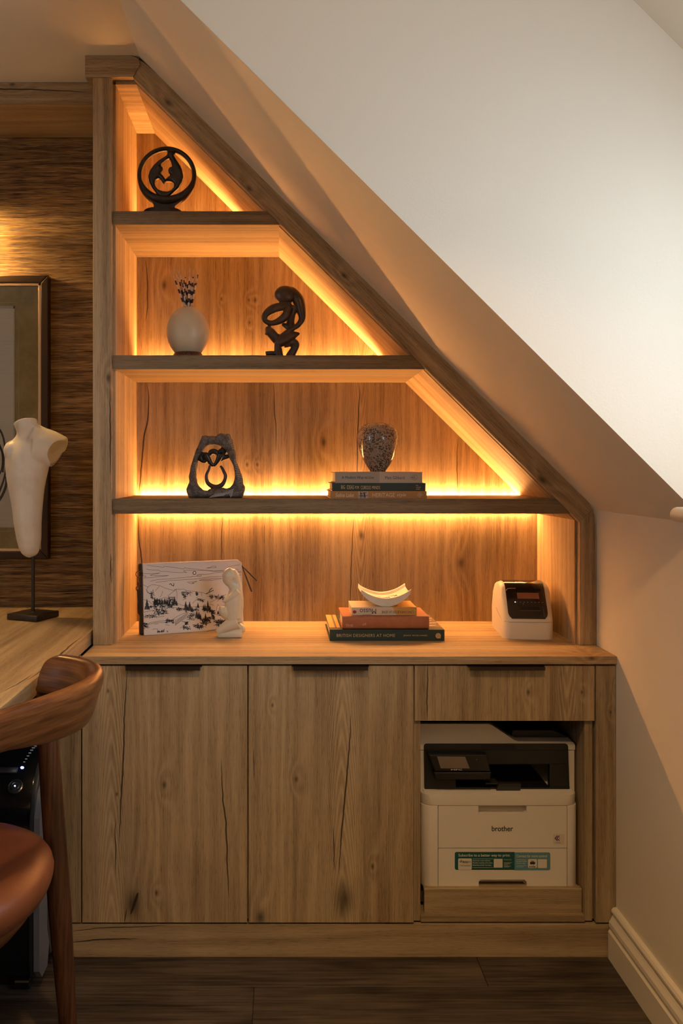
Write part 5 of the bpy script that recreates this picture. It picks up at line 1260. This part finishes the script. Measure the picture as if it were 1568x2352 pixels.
for a_ in (360, 1130): box(bm, L(a_-58, 0)[0], L(a_+58, 0)[0], YPn+.004, YPn+.045, zt0+.0008, zb0p+.0004, .001)
for a_ in (360, 1130): box(bm, L(a_-58, 0)[0], L(a_+58, 0)[0], yb-.05, yb-.01, zt0+.0008, zb0p+.0004, .001)
islands('foot', bm, pw, pr)

# ------------------------------------------------------------------ computer tower under the desk
YPC = 1.962; xt1 = -.549; xt0 = -.755
pc = thing('computer_tower', 'glossy black computer tower with grey side fins and blue power light under the desk', 'computer', ((xt0+xt1)/2, 2.2, 0))
gb = plain('gloss_black_plastic', (.006, .007, .008), .15, coat=.5); gd = plain('charcoal_plastic', (.035, .037, .042), .4); gs = plain('steel_grey_plastic', (.17, .18, .20), .38)
def fin_prof(o, fwd=0):
    return [(YPC+.010-fwd, .035), (YPC-fwd, .060), (YPC-.002-fwd, .30), (YPC+.002-fwd, .40), (YPC+.018-fwd, .455), (YPC+.055-fwd, .498), (YPC+.105, .524), (YPC+.17, .533)]
back = [(2.47, .533), (2.47, .035)]
bm = NB(); prism(bm, fin_prof(0)+back, xt0+.024, xt1-.024, axis='x', bev=.002); link('centre_panel', bm, gb, pc, smooth=True, angle=35)
for sgn in (0, 1):
    a_, b_ = (xt1-.024, xt1-.013) if sgn else (xt0+.013, xt0+.024)
    bm = NB(); prism(bm, fin_prof(0, .005)+back, a_, b_, axis='x', bev=.001); link('dark_fin', bm, gd, pc, smooth=True, angle=35)
    a_, b_ = (xt1-.013, xt1) if sgn else (xt0, xt0+.013)
    pf_ = [(YPC+.014, .030), (YPC-.008, .055), (YPC-.010, .28), (YPC-.004, .40), (YPC+.025, .452), (YPC+.07, .48), (YPC+.10, .488), (YPC+.085, .42), (YPC+.060, .36), (YPC+.058, .12), (YPC+.075, .075), (YPC+.06, .030)]
    bm = NB(); polyfill_pts = pf_
    prism(bm, pf_, a_, b_, axis='x', bev=0); link('grey_fin', bm, gs, pc)
    bm = NB(); prism(bm, [(YPC+.062, .12), (YPC+.062, .36), (YPC+.088, .42), (YPC+.105, .50), (YPC+.17, .528), (2.46, .528), (2.46, .040), (YPC+.09, .040), (YPC+.078, .075)], a_+.001 if not sgn else a_, b_-.001 if sgn else b_, axis='x', bev=.0015); link('side_panel', bm, gd, pc)
# power button, drive slot, indicator marks on the sloping top
def tp(x, s):  # s: along slope, 0 front .. 1 back
    pr_ = fin_prof(0)[3:7]; L_ = [0]
    for p_, q_ in zip(pr_, pr_[1:]): L_.append(L_[-1]+math.dist(p_, q_))
    d = s*L_[-1]; return Vector((x, np.interp(d, L_, [p[0] for p in pr_]), np.interp(d, L_, [p[1] for p in pr_])))
nt = Vector((0, -.72, .70)).normalized()
bx = X(36, 1.99)
c0 = tp(bx, .40)+nt*.001
def disc3(bm, c, r, th, n=28):
    a1 = Vector((1, 0, 0)); a2 = nt.cross(a1)
    loft(bm, [[c+a1*rr__*math.cos(2*math.pi*k/n)+a2*rr__*math.sin(2*math.pi*k/n)+nt*h_ for k in range(n)] for rr__, h_ in ((r, -.003), (r, th*.6), (r*.86, th), (r*.8, th*.5))])
bm = NB(); disc3(bm, c0, .0175, .0022); disc3(bm, c0+nt*.001, .010, .002); link('power_button', bm, plain('button_chrome', (.10, .105, .115), .22, .7), pc, smooth=True, angle=40)
bm = NB(); ball(bm, c0+nt*.0035, .0017, 10); link('button_light', bm, emit('cool_white_led', (.6, .75, 1), 3), pc)
bm = NB(); ball(bm, tp(X(46.5, 2.0), .66)+nt*.0012, (.0042, .002, .003), 12); link('blue_light', bm, emit('blue_led', (.12, .16, 1.0), 14), pc)
bm = NB()
for k in range(8):
    s = .76+k*.055; x_ = X(50+k*1.9, 2.01); w = .0022+k*.0003; p_ = tp(x_, min(s, 1))+nt*.0012+Vector((0, max(0, s-1)*.12, max(0, s-1)*.04)); tube(bm, [p_-Vector((w, 0, 0)), p_+Vector((w, 0, 0))], .0005, 5)
link('indicator_mark', bm, emit('indicator_grey', (.5, .5, .5), .5), pc, kind='stuff')
bm = NB(); p_ = tp(-.64, .62)+nt*.003; q_ = tp(X(34, 1.99), .62)+nt*.003; tube(bm, [p_+Vector((-.09, 0, 0)), p_, q_], .0075, 10, flat=.45, up=nt); link('drive_slot_cover', bm, gd, pc, smooth=True)
for (x_, y_) in ((xt1-.045, 1.985), (xt0+.045, 1.985), (xt1-.045, 2.42), (xt0+.045, 2.42)):
    bm = NB(); tube(bm, [(x_-.016, y_, .0165), (x_+.016, y_, .0165)], .016, 18); box(bm, x_-.010, x_+.010, y_-.008, y_+.008, .028, .040); link('caster', bm, gb, pc, smooth=True, angle=40)

# ------------------------------------------------------------------ walnut chair
ch = thing('walnut_chair', 'walnut chair with curved wooden backrest and tan leather seat, at the desk', 'chair', (-.60, 1.60, 0))
g = G('walnut'); v, s_ = g.obj()
wp = g.noise(g.comb(g.mul(s_[0], 4), g.mul(s_[1], 4), g.mul(s_[2], 7)), 1, 3)
rg_ = g.add(g.mul(g.m_('SINE', g.add(g.mul(s_[2], 210), g.mul(wp, 26))), .5), .5)
stz = g.noise(g.comb(g.mul(s_[0], 12), g.mul(s_[1], 12), g.mul(s_[2], 260)), 1, 3, .6)
f = g.add(g.add(g.mul(rg_, .09), g.mul(stz, .45)), g.mul(wp, .48))
g.bump(stz, .12, .001); g.fin(g.ramp(f, [(.36, (.040, .014, .005)), (.52, (.115, .044, .015)), (.70, (.23, .10, .034))]), .28, 0, .5); M_WAL = g.m
g = G('walnut_leg'); v, s_ = g.obj(); stz = g.noise(g.comb(g.mul(s_[0], 160), g.mul(s_[1], 160), g.mul(s_[2], 5)), 1, 3, .6)
g.fin(g.ramp(stz, [(.35, (.036, .013, .005)), (.7, (.105, .043, .017))]), .4, 0, .5); M_LEG = g.m
ctr = [(-.515, 1.25, .0), (-.500, 1.33, .0), (-.478, 1.42, .0), (-.437, 1.50, 0), (-.400, 1.58, 0), (-.378, 1.655, 0), (-.380, 1.725, 0), (-.405, 1.785, 0), (-.445, 1.825, 0), (-.490, 1.850, 0), (-.522, 1.862, 0)]
KC = .925
ctr = [(a_*KC, b_*KC, 0) for a_, b_, c_ in ctr]
cp_ = smoothpath(ctr, 6); n = len(cp_); rings = []
for i, p in enumerate(cp_):
    t = i/(n-1)
    a_ = cp_[max(0, i-1)]; b_ = cp_[min(n-1, i+1)]; d = (b_-a_).normalized(); o_ = Vector((d.y, -d.x, 0))      # outward (towards +x)
    if o_.x < 0 and t < .8: o_ = -o_
    endf = min(1, min(t/.10, (1-t)/.15)); endf = math.sqrt(max(0, 1-(1-endf)**2))
    th = .0165*(.55+.45*endf)
    ztp = .827-.046*(1-endf); zbt = .7485-.015*math.sin(math.pi*min(1, max(0, (t-.25)/.55)))+.018*(1-min(1, t/.35)) + .010*(1-endf)
    lean_ = .022
    rg = []
    m_ = 24
    for k in range(m_):
        a2 = 2*math.pi*k/m_; c_, s2 = math.cos(a2), math.sin(a2)
        e = .62
        uu = math.copysign(abs(c_)**e, c_); vv = math.copysign(abs(s2)**e, s2)
        zz = (ztp+zbt)/2+vv*(ztp-zbt)/2
        rg.append(p+o_*(uu*th*(1 if vv > 0 else .8)+lean_*(vv*.5+.0))+Vector((0, 0, zz-p.z)))
    rings.append(rg)
bm = NB(); loft(bm, rings); link('backrest', bm, M_WAL, ch, smooth=True)
for (a_, b_) in (((-.474, 1.722, .765), (-.435, 1.77, 0)), ((-.4735, 1.215, .772), (-.415, 1.245, 0)), ((-.86, 1.80, .455), (-.90, 1.84, 0)), ((-.86, 1.36, .455), (-.90, 1.32, 0))):
    A_, B_ = Vector(a_), Vector(b_)
    bm = NB(); tube(bm, [A_, A_.lerp(B_, .06), A_.lerp(B_, .3), A_.lerp(B_, .6), B_], [.014, .0200, .0225, .0235, .017], 20); link('leg', bm, M_LEG, ch, smooth=True, angle=50)
g = G('tan_leather'); v, _ = g.obj(); nn = g.noise(v, 7, 3); g.bump(g.noise(v, 500, 3), .12, .0006); g.fin(g.mix(nn, (.105, .032, .013), (.215, .078, .033)), g.add(.36, g.mul(nn, .12)), 0, .5); M_LTH = g.m
bm = NB(); sc = Vector((-.665, 1.585)); rings = []
for (k_, z_) in ((.86, .396), (.93, .397), (.985, .408), (1.012, .424), (1.02, .438), (1.008, .450), (.98, .459), (.93, .466), (.85, .4705), (.74, .4715), (.58, .469), (.4, .4655), (.2, .463), (.02, .462)):
    rg = []
    for q in range(60):
        a2 = 2*math.pi*q/60; c_, s2 = math.cos(a2), math.sin(a2); e = .9
        ux = math.copysign(abs(c_)**e, c_); uy = math.copysign(abs(s2)**e, s2)
        xx = sc.x+ux*k_*.232; yy_ = sc.y+uy*k_*.222
        rg.append((xx, yy_, z_))
    rings.append(rg)
loft(bm, rings); link('seat', bm, M_LTH, ch, smooth=True)
bm = NB(); rings = []
for (k_, z_) in ((.74, .352), (.80, .358), (.88, .380), (.90, .397)):
    rings.append([(sc.x+math.copysign(abs(math.cos(a2))**.82, math.cos(a2))*k_*.232, sc.y+math.copysign(abs(math.sin(a2))**.82, math.sin(a2))*k_*.222, z_) for a2 in [2*math.pi*q/60 for q in range(60)]])
loft(bm, rings)
tube(bm, [(-.56, 1.66, .395), (-.475, 1.735, .395)], .013, 12); tube(bm, [(-.56, 1.47, .395), (-.452, 1.24, .395)], .015, 12)
link('seat_frame', bm, M_WAL, ch, smooth=True, angle=50)

# ------------------------------------------------------------------ lamps of the room (outside the frame)
pl = thing('picture_light', 'brass picture light mounted above the framed drawing', 'lamp', (-1.06, 2.60, 1.84))
bm = NB(); prism(bm, [(2.530, 1.878), (2.537, 1.893), (2.552, 1.899), (2.568, 1.893), (2.566, 1.890), (2.552, 1.895), (2.540, 1.890), (2.534, 1.877)], -1.21, -.885, axis='x'); link('lamp_shade', bm, plain('aged_brass', (.35, .22, .09), .35, .9), pl)
bm = NB(); tube(bm, [(-1.06, 2.552, 1.897), (-1.06, 2.60, 1.915), (-1.06, YW-.001, 1.90)], .005, 10); link('lamp_arm', bm, plain('aged_brass', (.35, .22, .09), .35, .9), pl, smooth=True, angle=40)
bm = NB(); box(bm, -1.20, -.895, 2.548, 2.556, 1.872, 1.878); link('lamp_tube', bm, emit('picture_light_glow', (1, .58, .19), 620), pl)
